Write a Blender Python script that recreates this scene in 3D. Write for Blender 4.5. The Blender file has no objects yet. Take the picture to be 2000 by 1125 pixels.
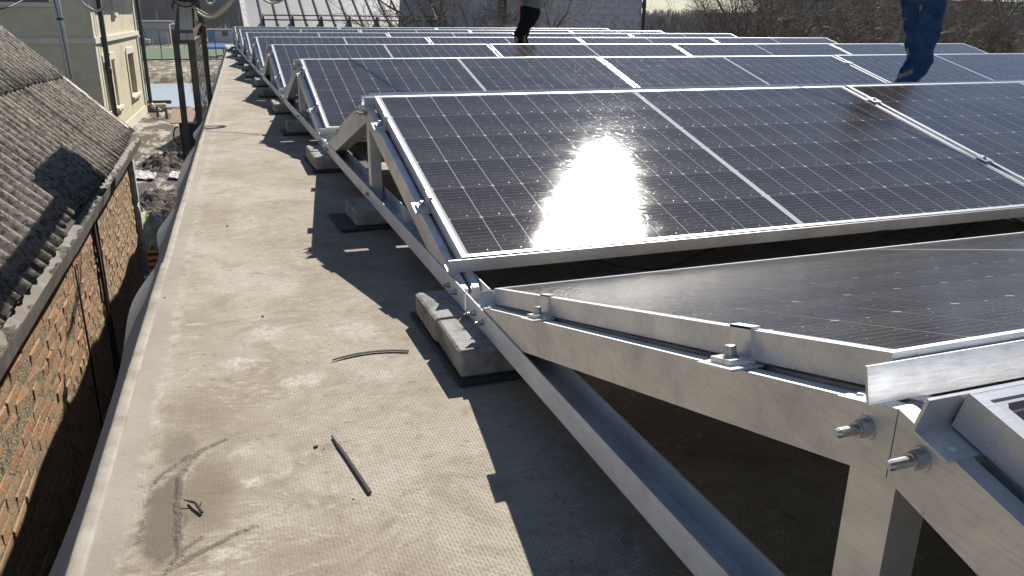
import bpy, bmesh, math, random
from mathutils import Vector, Matrix, noise as mnoise
from math import sin, cos, pi, radians, sqrt, floor
random.seed(7)
SC = bpy.context.scene
COL = SC.collection

# ------------------------------------------------------------------ camera
CAM = Vector((-0.5448, -3.4777, 0.749)); YAW, PIT, ROL, FPX = .3521, -.3289, .0109, 1562.3
FW = Vector((sin(YAW)*cos(PIT), cos(YAW)*cos(PIT), sin(PIT)))
r0 = Vector((cos(YAW), -sin(YAW), 0)); u0 = r0.cross(FW)
RT = r0*cos(ROL) + u0*sin(ROL); UP = -r0*sin(ROL) + u0*cos(ROL)
cd = bpy.data.cameras.new('camera'); cam = bpy.data.objects.new('camera', cd); COL.objects.link(cam)
cd.sensor_width = 36; cd.lens = 36*FPX/2000; cd.clip_start = .02; cd.clip_end = 3000
mx = Matrix((RT, UP, -FW)).transposed().to_4x4(); mx.translation = CAM
cam.matrix_world = mx
SC.camera = cam
# ------------------------------------------------------------------ light
EL, AZ = radians(42.6), radians(34.7)
SUN = Vector((sin(AZ)*cos(EL), cos(AZ)*cos(EL), sin(EL)))
w = bpy.data.worlds.new('World'); SC.world = w; w.use_nodes = True
wn = w.node_tree.nodes; wl = w.node_tree.links
sky = wn.new('ShaderNodeTexSky'); sky.sky_type = 'NISHITA'; sky.sun_disc = False
sky.sun_elevation = EL; sky.sun_rotation = AZ; sky.air_density = 1.0; sky.dust_density = 0.2; sky.ozone_density = 3.5
wl.new(sky.outputs[0], wn['Background'].inputs[0]); wn['Background'].inputs[1].default_value = .058
sd_ = bpy.data.lights.new('sun', 'SUN'); sd_.energy = 5.0; sd_.angle = radians(.53); sd_.color = (1, .95, .87)
so = bpy.data.objects.new('sun', sd_); COL.objects.link(so)
so.rotation_euler = (-SUN).to_track_quat('-Z', 'Y').to_euler()
SC.view_settings.view_transform = 'Standard'; SC.view_settings.look = 'None'
SC.cycles.max_bounces = 8; SC.cycles.diffuse_bounces = 3; SC.cycles.glossy_bounces = 4; SC.cycles.volume_bounces = 0
SC.view_settings.exposure = 0.58; SC.view_settings.gamma = 1.0

# ------------------------------------------------------------------ helpers
def ray(px, py):
    return FW + RT*((px-1000)/FPX) + UP*((562.5-py)/FPX)
def atY(px, py, Y):
    d = ray(px, py); return CAM + d*((Y-CAM.y)/d.y)
def atZ(px, py, Z):
    d = ray(px, py); return CAM + d*((Z-CAM.z)/d.z)

class MB:
    def __init__(s): s.v = []; s.f = []; s.uv = None
    def add(s, vs, fs):
        n = len(s.v); s.v += [tuple(p) for p in vs]; s.f += [tuple(i+n for i in f) for f in fs]; return s
    def box(s, x0, x1, y0, y1, z0, z1, fn=None):
        p = [Vector((x, y, z)) for z in (z0, z1) for y in (y0, y1) for x in (x0, x1)]
        if fn: p = [fn(*q) for q in p]
        return s.add(p, [(0,2,3,1),(4,5,7,6),(0,1,5,4),(1,3,7,5),(3,2,6,7),(2,0,4,6)])
    def cbox(s, x0, x1, y0, y1, z0, z1, c, jit=0, rnd=random):
        "box with bevelled edges, rough if jit > 0"
        bm = bmesh.new(); bmesh.ops.create_cube(bm, size=1)
        for v in bm.verts: v.co = Vector(((x0+x1)/2+v.co.x*(x1-x0), (y0+y1)/2+v.co.y*(y1-y0), (z0+z1)/2+v.co.z*(z1-z0)))
        bmesh.ops.bevel(bm, geom=bm.edges[:], offset=c, segments=1, affect='EDGES', profile=.5)
        if jit:
            for v in bm.verts: v.co += Vector((rnd.uniform(-jit, jit), rnd.uniform(-jit, jit), rnd.uniform(-jit, jit)))
        bm.verts.index_update()
        vs = [v.co.copy() for v in bm.verts]; fs = [[v.index for v in f.verts] for f in bm.faces]; bm.free()
        return s.add(vs, fs)
    def prism(s, poly, a, b, fn):
        "extrude polygon poly [(p,q)] from a to b; fn(t,p,q) -> point"
        n = len(poly)
        vs = [fn(a, p, q) for p, q in poly] + [fn(b, p, q) for p, q in poly]
        fs = [tuple(range(n))[::-1], tuple(range(n, 2*n))] + [(i, (i+1) % n, n+(i+1) % n, n+i) for i in range(n)]
        return s.add(vs, fs)
    def tube(s, path, rad, sides=6, caps=True, flat=1.0):
        path = [Vector(p) for p in path]; n = len(path)
        if not hasattr(rad, '__len__'): rad = [rad]*n
        vs = []; fs = []; ref = None
        for i, p in enumerate(path):
            t = (path[min(i+1, n-1)] - path[max(i-1, 0)]).normalized()
            if ref is None: ref = Vector((0, 0, 1)) if abs(t.z) < .9 else Vector((1, 0, 0))
            a = t.cross(ref)
            if a.length < 1e-4: a = t.orthogonal()
            a.normalize(); b = a.cross(t).normalized(); ref = b
            R = rad[i]; ra, rb = (R, R*flat) if not hasattr(R, '__len__') else R
            for k in range(sides):
                q = 2*pi*k/sides; vs.append(p + a*ra*cos(q) + b*rb*sin(q))
        for i in range(n-1):
            for k in range(sides):
                k2 = (k+1) % sides
                fs.append((i*sides+k, i*sides+k2, (i+1)*sides+k2, (i+1)*sides+k))
        if caps: fs += [tuple(range(sides))[::-1], tuple((n-1)*sides+k for k in range(sides))]
        return s.add(vs, fs)
    def grid(s, nx, ny, fn):
        vs = [fn(i/nx, j/ny) for j in range(ny+1) for i in range(nx+1)]
        fs = [(j*(nx+1)+i, j*(nx+1)+i+1, (j+1)*(nx+1)+i+1, (j+1)*(nx+1)+i) for j in range(ny) for i in range(nx)]
        return s.add(vs, fs)
    def mesh(s, name, mat, smooth=False, fixn=True):
        me = bpy.data.meshes.new(name); me.from_pydata([tuple(v) for v in s.v], [], s.f)
        if fixn and len(s.f) < 60000:
            bm = bmesh.new(); bm.from_mesh(me); bmesh.ops.recalc_face_normals(bm, faces=bm.faces[:]); bm.to_mesh(me); bm.free()
        if mat: me.materials.append(mat)
        if smooth:
            me.polygons.foreach_set('use_smooth', [True]*len(me.polygons))
        me.update(); return me
    def build(s, name, mat, parent=None, smooth=False, fixn=True):
        return link(name, s.mesh(name, mat, smooth, fixn), parent)
def link(name, me, parent=None, loc=None):
    o = bpy.data.objects.new(name, me); COL.objects.link(o)
    if parent: o.parent = parent
    if loc: o.location = loc
    return o
def tag(o, label=None, cat=None, group=None, kind=None):
    if label: o['label'] = label
    if cat: o['category'] = cat
    if group: o['group'] = group
    if kind: o['kind'] = kind
    return o
def thing(name, loc, label, cat, group=None, rot=(0, 0, 0)):
    o = bpy.data.objects.new(name, None); COL.objects.link(o); o.location = loc; o.rotation_euler = rot
    o.empty_display_size = .1
    return tag(o, label, cat, group)
def copy_tree(o, parent=None):
    c = o.copy(); COL.objects.link(c); c.parent = parent
    for ch in KIDS(o): copy_tree(ch, c)
    return c
def KIDS(o): return [q for q in list(o.children)]
def nz(x, y, z=0.): return mnoise.noise(Vector((x, y, z)))
ORD = ['first', 'second', 'third', 'fourth', 'fifth', 'sixth', 'seventh', 'eighth', 'ninth', 'tenth', 'eleventh', 'twelfth']

# ------------------------------------------------------------------ materials
class NT:
    def __init__(s, name):
        s.m = bpy.data.materials.new(name); s.m.use_nodes = True; s.t = s.m.node_tree; s.n = s.t.nodes; s.p = s.n['Principled BSDF']
        s.obj = s.n.new('ShaderNodeTexCoord')
    def l(s, a, b): s.t.links.new(a, b)
    def node(s, typ, ins=None, **kw):
        q = s.n.new(typ)
        for k, v in kw.items(): setattr(q, k, v)
        for k, v in (ins or {}).items():
            if isinstance(v, bpy.types.NodeSocket): s.l(v, q.inputs[k])
            else: q.inputs[k].default_value = v
        return q
    def co(s, which='Object', scale=(1, 1, 1), loc=(0, 0, 0)):
        return s.node('ShaderNodeMapping', {'Vector': s.obj.outputs[which], 'Scale': scale, 'Location': loc}).outputs[0]
    def noise(s, sc, det=4, rough=.55, vec=None, dist=0):
        return s.node('ShaderNodeTexNoise', {'Scale': sc, 'Detail': det, 'Roughness': rough, 'Distortion': dist, 'Vector': vec or s.obj.outputs['Object']}).outputs[0]
    def ramp(s, f, a, b, ca=(0, 0, 0, 1), cb=(1, 1, 1, 1)):
        q = s.node('ShaderNodeValToRGB', {'Fac': f}); e = q.color_ramp.elements
        e[0].position = a; e[1].position = b; e[0].color = ca; e[1].color = cb; return q.outputs[0]
    def mix(s, f, a, b, mode='MIX'):
        q = s.node('ShaderNodeMix', data_type='RGBA', blend_type=mode)
        for i, v in ((0, f), (6, a), (7, b)):
            if isinstance(v, bpy.types.NodeSocket): s.l(v, q.inputs[i])
            elif i == 0: q.inputs[0].default_value = v
            else: q.inputs[i].default_value = tuple(v)+((1,) if len(v) == 3 else ())
        return q.outputs[2]
    def math(s, op, a, b=0., c=0., clamp=False):
        q = s.n.new('ShaderNodeMath'); q.operation = op; q.use_clamp = clamp
        for i, v in enumerate((a, b, c)):
            if isinstance(v, bpy.types.NodeSocket): s.l(v, q.inputs[i])
            else: q.inputs[i].default_value = v
        return q.outputs[0]
    def bump(s, h, st, dist=.01, normal=None):
        q = s.node('ShaderNodeBump', {'Height': h, 'Strength': st, 'Distance': dist})
        if normal: s.l(normal, q.inputs['Normal'])
        return q.outputs[0]
    def out(s, color=None, rough=None, metal=None, normal=None, **kw):
        for k, v in (('Base Color', color), ('Roughness', rough), ('Metallic', metal), ('Normal', normal)):
            if v is None: continue
            if isinstance(v, bpy.types.NodeSocket): s.l(v, s.p.inputs[k])
            else: s.p.inputs[k].default_value = tuple(v)+(1,) if k == 'Base Color' and len(v) == 3 else v
        for k, v in kw.items(): s.p.inputs[k].default_value = v
        return s.m
def noisy(name, a, b, sc, rough=.8, bump=.3, bd=.01, metal=0., det=6, sc2=None, c=None, lo=.35, hi=.65, vec=None):
    t = NT(name); n1 = t.noise(sc, det, vec=t.co('Object', vec) if vec else None)
    col = t.mix(t.ramp(n1, lo, hi), a, b)
    if c: col = t.mix(t.ramp(t.noise(sc2 or sc*.23, 5), .5, .68), col, c)
    return t.out(col, rough, metal, t.bump(t.noise(sc*2.5, 6), bump, bd) if bump else None)

def mat_alu(name, base, rough, streak=(1, 1, 1), metal=.88):
    t = NT(name)
    n1 = t.noise(9, 7, .68, dist=.4); n2 = t.noise(60, 4, .6, vec=t.co('Object', streak)); n3 = t.noise(38, 6, .75)
    col = t.mix(t.ramp(n1, .35, .70), base, tuple(x*.70 for x in base))
    col = t.mix(t.math('MULTIPLY', t.ramp(n2, .45, .62), .35), col, tuple(x*.62 for x in base))
    col = t.mix(t.math('MULTIPLY', t.ramp(n3, .60, .70), .45), col, (.30, .28, .26))
    r = t.math('ADD', t.math('MULTIPLY', n1, .26), t.math('MULTIPLY_ADD', n2, .22, rough-.22))
    return t.out(col, r, metal, t.bump(n3, .05, .002, t.bump(n2, .10, .002)))
M = {}
M['alu'] = mat_alu('mill_aluminium', (.82, .815, .81), .50, (14, .35, 14))
M['alu_frame'] = mat_alu('anodised_aluminium', (.80, .805, .82), .38, (.6, 8, 8), .65)
M['alu_rail'] = mat_alu('drawn_aluminium', (.84, .85, .87), .46, (14, .35, 14), .15)
M['steel'] = noisy('zinc_steel', (.42, .42, .42), (.55, .55, .55), 80, .35, .1, .001, 1.0)
def mat_pv(name, cell):
    t = NT(name)
    g = t.noise(260, 1, .6); g2 = t.noise(1, 3, .6, vec=t.co('Object', (45, 620, 1)))
    nrm = t.bump(g2, .17, .001, t.bump(g, .10, .0006))
    dust = t.ramp(t.noise(150, 1, .4), .76, .785)
    haze = t.ramp(t.noise(5, 5, .6), .35, .75)
    if cell:
        uv = t.node('ShaderNodeSeparateXYZ', {'Vector': t.obj.outputs['UV']})
        fr = t.math('FRACT', t.math('MULTIPLY', uv.outputs[1], 10.))
        line = t.math('LESS_THAN', t.math('ABSOLUTE', t.math('SUBTRACT', fr, .5)), .05)
        col = t.mix(t.math('MULTIPLY', line, .55), (.0135, .0112, .0135), (.18, .172, .178))
    else:
        col = t.mix(0., (.52, .525, .53), (.6, .6, .6))
    col = t.mix(t.math('MULTIPLY_ADD', haze, .07, .030), col, (.5, .445, .39))
    col = t.mix(t.math('MULTIPLY', dust, .8), col, (.6, .57, .52))
    r = t.math('MULTIPLY_ADD', dust, .3, t.math('MULTIPLY_ADD', haze, .02, .05))
    t.out(col, r, 0., nrm); t.p.inputs['IOR'].default_value = 1.42
    return t.m
M['cell'] = mat_pv('solar_cell_under_glass', True)
M['sheet'] = mat_pv('white_backsheet_under_glass', False)
M['back'] = noisy('panel_back', (.5, .5, .5), (.55, .55, .55), 30, .6, 0)
M['concrete'] = noisy('paver_concrete', (.25, .238, .22), (.345, .33, .305), 40, .95, .9, .004, sc2=14, c=(.16, .15, .138))
M['rubber'] = noisy('rubber_mat', (.018, .019, .02), (.06, .06, .06), 260, .75, .8, .004)
M['black'] = noisy('black_plastic', (.006, .006, .007), (.010, .010, .011), 60, .75, .1, .001)
M['cable'] = noisy('beige_cable', (.40, .37, .32), (.52, .48, .41), 30, .55, .1, .001)
M['cable_dark'] = noisy('dark_cable', (.02, .02, .022), (.045, .045, .045), 30, .5, .1, .001)
M['white_cable'] = noisy('white_cable', (.62, .62, .60), (.75, .75, .73), 40, .5, .1, .001)

# roof membrane: embossed felt with stains, scuffs and a dried puddle
EDGE = lambda y: -.6985 + .0358*y
def mat_membrane():
    t = NT('roof_membrane')
    sx = t.node('ShaderNodeSeparateXYZ', {'Vector': t.obj.outputs['Object']})
    X, Y = sx.outputs[0], sx.outputs[1]
    W_, K_ = (1, 1, 1, 1), (0, 0, 0, 1)
    def inv(f, a, b): return t.ramp(f, a, b, W_, K_)
    def mul(*a):
        r = a[0]
        for q in a[1:]: r = t.math('MULTIPLY', r, q)
        return r
    n1 = t.noise(2.3, 6, .62, dist=.5); n0 = t.noise(5.2, 8, .72, dist=1.0); n2 = t.noise(30, 8, .78, dist=.6); n3 = t.noise(90, 5, .75)
    fine = t.noise(300, 3, .6); lowb = t.noise(1.3, 4, .6, vec=t.co('Object', loc=(3, 8, 0)))
    col = t.mix(t.ramp(n1, .40, .60), (.268, .222, .162), (.365, .325, .262))
    col = t.mix(mul(inv(n0, .38, .47), .5), col, (.190, .150, .105))
    # whitish scuffs: grainy, stretched across the walkway, only in worn zones
    st = t.noise(16, 8, .76, vec=t.co('Object', (1.0, 3.2, 1)), dist=1.6)
    col = t.mix(mul(t.ramp(st, .53, .60), t.ramp(n0, .47, .56), .75), col, (.46, .42, .355))
    col = t.mix(mul(inv(st, .36, .43), t.ramp(lowb, .42, .55), .55), col, (.155, .120, .082))
    # grain
    col = t.mix(mul(t.ramp(n2, .56, .62), .55), col, (.44, .40, .335))
    col = t.mix(mul(inv(n2, .37, .43), .6), col, (.145, .112, .078))
    col = t.mix(mul(t.ramp(n3, .62, .68), .4), col, (.12, .095, .07))
    wrp = t.math('MULTIPLY_ADD', t.noise(14, 8, .75), .07, -.035); wr2 = t.math('MULTIPLY_ADD', t.noise(13, 7, .75, vec=t.co('Object', loc=(5, 3, 1))), .10, -.05)
    WX, WY = t.math('ADD', X, wrp), t.math('ADD', Y, wr2)
    def ell(cx, cy, rx, ry, a=.45, b=1.0):
        p = t.math('DIVIDE', t.math('SUBTRACT', WX, cx), rx); q = t.math('DIVIDE', t.math('SUBTRACT', WY, cy), ry)
        return inv(t.math('ADD', mul(p, p), mul(q, q)), a, b)
    def line(pts, wd):
        "distance to a polyline as a mask"
        k = None
        jx = t.math('ADD', X, t.math('MULTIPLY_ADD', t.noise(22, 4), .016, -.008)); jy = t.math('ADD', Y, t.math('MULTIPLY_ADD', t.noise(20, 4, vec=t.co('Object', loc=(2, 7, 0))), .016, -.008))
        for (x0, y0), (x1, y1) in zip(pts[:-1], pts[1:]):
            dx, dy = x1-x0, y1-y0; L2 = dx*dx+dy*dy
            ax, ay = t.math('SUBTRACT', jx, x0), t.math('SUBTRACT', jy, y0)
            h = t.math('DIVIDE', t.math('ADD', t.math('MULTIPLY', ax, dx), t.math('MULTIPLY', ay, dy)), L2, clamp=True)
            ex, ey = t.math('SUBTRACT', ax, t.math('MULTIPLY', h, dx)), t.math('SUBTRACT', ay, t.math('MULTIPLY', h, dy))
            d = t.math('SQRT', t.math('ADD', mul(ex, ex), mul(ey, ey))); k = d if k is None else t.math('MINIMUM', k, d)
        return inv(t.math('DIVIDE', k, wd), .35, 1.0)
    P2 = lambda px, py: tuple(atZ(px, py, 0))[:2]
    # brown dusty zone on the kerb side
    for px, py, rx, ry, f in ((390, 900, .12, .34, .6), (420, 640, .10, .30, .3), (420, 420, .11, .5, .2)):
        x, y = P2(px, py); col = t.mix(mul(ell(x, y, rx, ry, .2), t.ramp(n2, .36, .56), f), col, (.195, .154, .108))
    # pale patches where the dust was rubbed off
    grain = t.ramp(t.noise(46, 8, .8, dist=.8), .40, .58)
    for px, py, rx, ry, f in ((520, 650, .055, .07, .8), (468, 708, .05, .045, 1.), (585, 742, .055, .05, 1.), (700, 645, .06, .09, .7), (735, 728, .07, .035, .7), (490, 942, .022, .022, 1.), (478, 880, .03, .035, .7),
                              (445, 1088, .035, .02, 1.), (600, 500, .10, .12, .5), (480, 430, .08, .2, .5), (300, 780, .014, .16, .7), (560, 560, .05, .1, .5), (560, 1010, .09, .05, .35), (760, 880, .12, .12, .3)):
        x, y = P2(px, py); col = t.mix(mul(ell(x, y, rx, ry, .15), grain, f*.85), col, (.52, .485, .425))
    # dried puddle with its ridges
    x, y = P2(318, 1010); wet = ell(x, y, .036, .150, .6)
    x, y = P2(352, 880); wet = t.math('MAXIMUM', wet, mul(ell(x, y, .035, .085, .3), .55))
    x, y = P2(400, 960); wet2 = mul(ell(x, y, .055, .14, .2), .6)
    col = t.mix(wet2, col, (.150, .115, .078)); col = t.mix(mul(wet, .9), col, (.105, .080, .053))
    r1 = line([P2(440, 858), P2(395, 878), P2(365, 905), P2(352, 940), P2(347, 985), P2(350, 1035), P2(352, 1085)], .0085)
    r2 = line([P2(300, 948), P2(345, 905), P2(372, 888)], .007)
    r3 = line([P2(325, 1118), P2(380, 1082), P2(445, 1052), P2(500, 1028)], .0075)
    r4 = line([P2(338, 1100), P2(365, 1068), P2(395, 1048)], .006)
    ridge = t.math('MAXIMUM', t.math('MAXIMUM', r1, r2), t.math('MAXIMUM', r3, r4))
    ridge = mul(ridge, t.ramp(t.noise(34, 5, .7), .36, .52))
    col = t.mix(mul(ridge, .7), col, (.095, .073, .050))
    lite = mul(line([P2(436, 868), P2(398, 888), P2(374, 912), P2(366, 935)], .010), t.ramp(n3, .42, .58))
    lite = t.math('MAXIMUM', lite, mul(line([P2(305, 952), P2(332, 925)], .012), t.ramp(n3, .40, .55)))
    col = t.mix(mul(lite, .7), col, (.36, .315, .245))
    # smooth lap along the kerb with grime beside it
    dk = t.math('MULTIPLY_ADD', Y, -.0358, t.math('ADD', X, .6985))
    lapn = t.math('ADD', t.math('MULTIPLY_ADD', n2, .035, -.018), t.math('MULTIPLY_ADD', t.noise(1.1, 2), .05, -.025))
    lap = inv(t.math('ADD', dk, lapn), .034, .050)
    rim = mul(inv(t.math('ABSOLUTE', t.math('SUBTRACT', t.math('ADD', dk, lapn), .055)), .006, .02), t.ramp(n2, .46, .56))
    col = t.mix(mul(lap, .85), col, t.mix(t.ramp(n1, .4, .6), (.275, .247, .20), (.325, .295, .245)))
    col = t.mix(mul(rim, .5), col, (.44, .405, .345))
    # embossed weave: short dashes in staggered columns
    cx = t.math('MULTIPLY', X, 165.); ci = t.math('FLOOR', cx); cf = t.math('FRACT', cx)
    rf = t.math('FRACT', t.math('ADD', t.math('MULTIPLY', Y, 74.), t.math('MULTIPLY', ci, .43)))
    dash = mul(inv(t.math('ABSOLUTE', t.math('SUBTRACT', cf, .5)), .16, .34), inv(t.math('ABSOLUTE', t.math('SUBTRACT', rf, .5)), .26, .42))
    right_ = t.ramp(t.math('ADD', X, t.math('MULTIPLY', n1, .5)), -.25, .05) if False else t.ramp(t.math('ADD', t.math('ADD', X, .6), t.math('MULTIPLY', n0, .5)), .30, .60)
    worn = mul(dash, t.math('MULTIPLY_ADD', right_, .75, .25), t.math('SUBTRACT', 1.0, t.math('MAXIMUM', wet, lap)))
    col = t.mix(mul(worn, .30), col, (.150, .118, .082))
    h = t.math('ADD', t.math('ADD', t.math('MULTIPLY', worn, -.35), t.math('MULTIPLY', fine, .4)), t.math('ADD', t.math('MULTIPLY', ridge, 1.6), t.math('MULTIPLY', n2, 1.1)))
    return t.out(col, t.math('MULTIPLY_ADD', wet, -.15, .88), 0., t.bump(h, .6, .003))
M['membrane'] = mat_membrane()
M['edge_strip'] = noisy('smooth_membrane', (.285, .255, .208), (.36, .33, .275), 14, .8, .6, .004, sc2=9, c=(.215, .182, .138))
M['drape'] = noisy('grey_membrane_back', (.24, .235, .225), (.29, .285, .275), 5, .7, .3, .006)
M['render_wall'] = noisy('grey_render', (.25, .24, .22), (.33, .31, .29), 7, .9, .5, .01)

# ------------------------------------------------------------------ the ground
ZG = -3.6
def ground_z(x, y):
    z = ZG + .05*nz(x*.25, y*.25)
    if y > 27:
        pond = max(0, min(1, (x+30)/4))*max(0, min(1, (4.5-x)/3))
        a = max(0, min(1, (y-39.0)/3.0))*max(0, min(1, (62.5-y)/2.5))
        z -= 1.3*a*pond
    if y > 140: z += (.0022*(y-140)**1.5 + (1.2*nz(x*.02, y*.02) if y > 150 else 0))*max(.12, min(1, (30-x)/30))
    return z
def mat_ground():
    t = NT('ground')
    sx = t.node('ShaderNodeSeparateXYZ', {'Vector': t.obj.outputs['Object']}); X, Y = sx.outputs[0], sx.outputs[1]
    wob = t.math('MULTIPLY_ADD', t.noise(.35, 5, .6), 8, -4)
    n = t.noise(2.2, 8, .65); n2 = t.noise(9, 6, .7)
    sand = t.mix(t.ramp(n2, .38, .64), (.29, .24, .17), (.50, .43, .31))
    soil = t.mix(t.ramp(n2, .4, .62), (.045, .036, .028), (.13, .10, .075))
    col = t.mix(t.ramp(t.math('ADD', t.math('MULTIPLY', Y, .05), t.math('MULTIPLY', n, .5)), 1.02, 1.25), soil, sand)
    grass = t.mix(t.ramp(t.noise(1.1, 7, .7, vec=t.co('Object', (1, .35, 1))), .4, .62), (.075, .062, .03), (.21, .165, .09))
    YW = t.math('ADD', Y, t.math('MULTIPLY', wob, .35))
    col = t.mix(t.math('GREATER_THAN', YW, 38.), col, soil)
    col = t.mix(t.math('GREATER_THAN', YW, 50.), col, grass)
    pale = t.math('MULTIPLY', t.ramp(t.math('ABSOLUTE', t.math('SUBTRACT', t.math('MULTIPLY_ADD', t.noise(.5, 6, .7), 6, YW), 76.)), 1.0, 6.5, (1, 1, 1, 1), (0, 0, 0, 1)), t.ramp(t.noise(1.6, 6, .7, vec=t.co('Object', (1, .3, 1))), .49, .58))
    col = t.mix(t.math('MULTIPLY', pale, .7), col, (.52, .48, .41))
    wood = t.mix(t.ramp(t.noise(.6, 6, .7), .4, .6), (.05, .042, .035), (.10, .085, .07))
    col = t.mix(t.math('GREATER_THAN', YW, 138.), col, wood)
    return t.out(col, .95, 0., t.bump(n2, .8, .06))
M['ground'] = mat_ground()
ys = [-90, -60, -30, -10] + [i for i in range(0, 38, 2)] + [38+.5*i for i in range(54)] + [66+2*i for i in range(38)] + [142+6*i for i in range(20)] + [270, 320, 400, 560]
xs = [-520, -250, -120, -70, -45] + [-36+1.5*i for i in range(38)] + [22, 26, 32, 40, 55, 80, 130, 250, 520]
g = MB(); nx = len(xs)
for y in ys:
    for x in xs: g.v.append((x, y, ground_z(x, y) if y < 300 else ground_z(x, 300)))
for j in range(len(ys)-1):
    for i in range(nx-1): g.f.append((j*nx+i, j*nx+i+1, (j+1)*nx+i+1, (j+1)*nx+i))
tag(g.build('ground', M['ground'], None, True), kind='structure')
t = NT('pond_water'); t.out((.40, .435, .46), .28, 0., t.bump(t.noise(3, 4, .6, vec=t.co('Object', (1, 3, 1))), .04, .05)); t.p.inputs['IOR'].default_value = 1.33  # pale grey-blue base has the reflected sky painted in
M['water'] = t.m
pw = MB(); pw.grid(20, 20, lambda a, b: (-32+a*37, 37.5+b*27, ZG-.62)); tag(pw.build('pond_water', M['water']), kind='structure')
M['turf'] = noisy('green_turf', (.085, .125, .06), (.11, .155, .075), .5, .95, .3, .02)
f = MB(); f.grid(8, 8, lambda a, b: (-30+a*60, 81.+b*27, ZG+.10+.0*a)); fo = f.build('playing_field', M['turf']); tag(fo, kind='structure')

# ------------------------------------------------------------------ our building with the flat roof
bld = thing('flat_roof_building', (0, 0, 0), 'low building whose flat beige membrane roof carries the solar panels', 'building')
Y0, Y1, XR = -7.0, 16.6, 9.3
def roofz(x, y): return .0022*nz(x*2.3, y*1.9) + .0012*nz(x*7, y*6, 3)
m = MB(); NXR, NYR = 120, 260
def rp(a, b):
    y = Y0 + (Y1-Y0)*b; x0 = EDGE(y) - .002; q = a**1.8; x = x0 + (XR-x0)*q
    return (x, y, roofz(x, y))
m.grid(NXR, NYR, rp); rm = m.build('roof_membrane', M['membrane'], bld, True)
# rolled lip of the membrane in two lengths, the nearer one overlapping
def lip(ya, yb, k, nm):
    prof = [(.0015, .0004), (.0002, .0042), (-.004, .0050), (-.013, .0052), (-.020, .0045), (-.0235, .002), (-.025, -.004), (-.026, -.016)]
    s = MB(); n = int((yb-ya)*16)
    def fn(a, b):
        y = ya + (yb-ya)*b; p, z = prof[round(a*7)]
        return (EDGE(y) + p*k + .0025*nz(y*2.1, 5) + .0012*nz(y*9, 1), y, z*k + .0012*nz(y*6, 9))
    s.grid(7, n, fn); return s.build(nm, M['edge_strip'], bld, True)
lip(Y0, -.86, 1.0, 'rolled_lip'); lip(-.862, Y1, .86, 'rolled_lip')
s = MB()
def drape(a, b):
    y = Y0 + (Y1-Y0)*b
    wv = .014*sin(y*4.3+1.3*sin(y*1.7)) + .014*nz(y*1.4, 7)
    fl = .098 + wv*1.3; hang = .15 + .02*nz(y*1.1, 3)
    return (EDGE(y) - .026 - fl*a**1.3, y, -.012 - hang*a)
s.grid(6, 380, drape); s.build('membrane_drape', M['drape'], bld, True)
s = MB()
xa, xb = EDGE(Y0)-.01, EDGE(Y1)-.01
s.add([(xa, Y0, ZG-.3), (XR, Y0, ZG-.3), (XR, Y1, ZG-.3), (xb, Y1, ZG-.3), (xa, Y0, -.02), (XR, Y0, -.02), (XR, Y1, -.02), (xb, Y1, -.02)],
      [(0,1,5,4), (1,2,6,5), (2,3,7,6), (3,0,4,7), (4,5,6,7), (0,3,2,1)])
s.build('wall', M['render_wall'], bld)

# ------------------------------------------------------------------ solar panels
P, YR, ZT, ZB, RUN, EE = 2.525, -.535, .468, .173, 1.095, .08
W, L, GAP = 2.094, 1.134, .025
TL = math.atan2(ZT-ZB, RUN); CS, SN = cos(TL), sin(TL)
def panel_meshes():
    fr = MB(); T, H, lipw = .0016, .035, .011
    for (x0, x1, y0, y1) in ((0, W, 0, T), (0, W, L-T, L), (0, T, T, L-T), (W-T, W, T, L-T)): fr.box(x0, x1, y0, y1, -H, 0)
    e = .0011
    for (x0, x1, y0, y1) in ((T, W-T, T, lipw), (T, W-T, L-lipw, L-T), (T, lipw, lipw, L-lipw), (W-lipw, W-T, lipw, L-lipw)): fr.box(x0, x1, y0, y1, -.006, -e*.2)
    for (x0, x1, y0, y1) in ((T, W-T, T, .028), (T, W-T, L-.028, L-T), (T, .022, .028, L-.028), (W-.022, W-T, .028, L-.028)): fr.box(x0, x1, y0, y1, -H, -H+.0016)
    bs = MB(); bs.box(lipw-.002, W-lipw+.002, lipw-.002, L-lipw+.002, -.0052, -.0018)
    px, py = .0925, .1838; cw, ch = .0905, .1823; c = .0048
    def oct_(cx, cy): 
        a, b = cw/2, ch/2
        return [(cx-a+c, cy-b), (cx+a-c, cy-b), (cx+a, cy-b+c), (cx+a, cy+b-c), (cx+a-c, cy+b), (cx-a+c, cy+b), (cx-a, cy+b-c), (cx-a, cy-b+c)]
    cen = []
    for hlf in (0, 1):
        for i in range(11):
            for j in range(6):
                x = W/2 + (-1 if hlf == 0 else 1)*(.0095 + px*(i+.5)); y = L/2 + (j-2.5)*py
                cen.append((x, y))
    def cellmesh(pts, nm):
        me = bpy.data.meshes.new(nm); vs = []; fs = []; uv = []
        for (x, y) in pts:
            n = len(vs); o8 = oct_(x, y)
            vs += [(p, q, -.0016) for p, q in o8]; fs.append(tuple(range(n, n+8))); uv += [((p-x)/cw+.5, (q-y)/ch+.5) for p, q in o8]
        me.from_pydata(vs, [], fs); l = me.uv_layers.new(name='uv')
        for i, u in enumerate(uv): l.data[i].uv = u
        me.materials.append(M['cell']); return me
    return fr.mesh('frame', M['alu_frame']), bs.mesh('backsheet', M['sheet']), cellmesh(cen, 'cells'), cellmesh([(0, 0)], 'cell'), cen
FRM, BSM, CELLS, CELL1, CEN = panel_meshes()
jb = MB()
for k in range(3): jb.cbox(W/2-.5+k*.46, W/2-.5+k*.46+.07, L/2-.02, L/2+.02, -.022, -.0056, .003)
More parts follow.
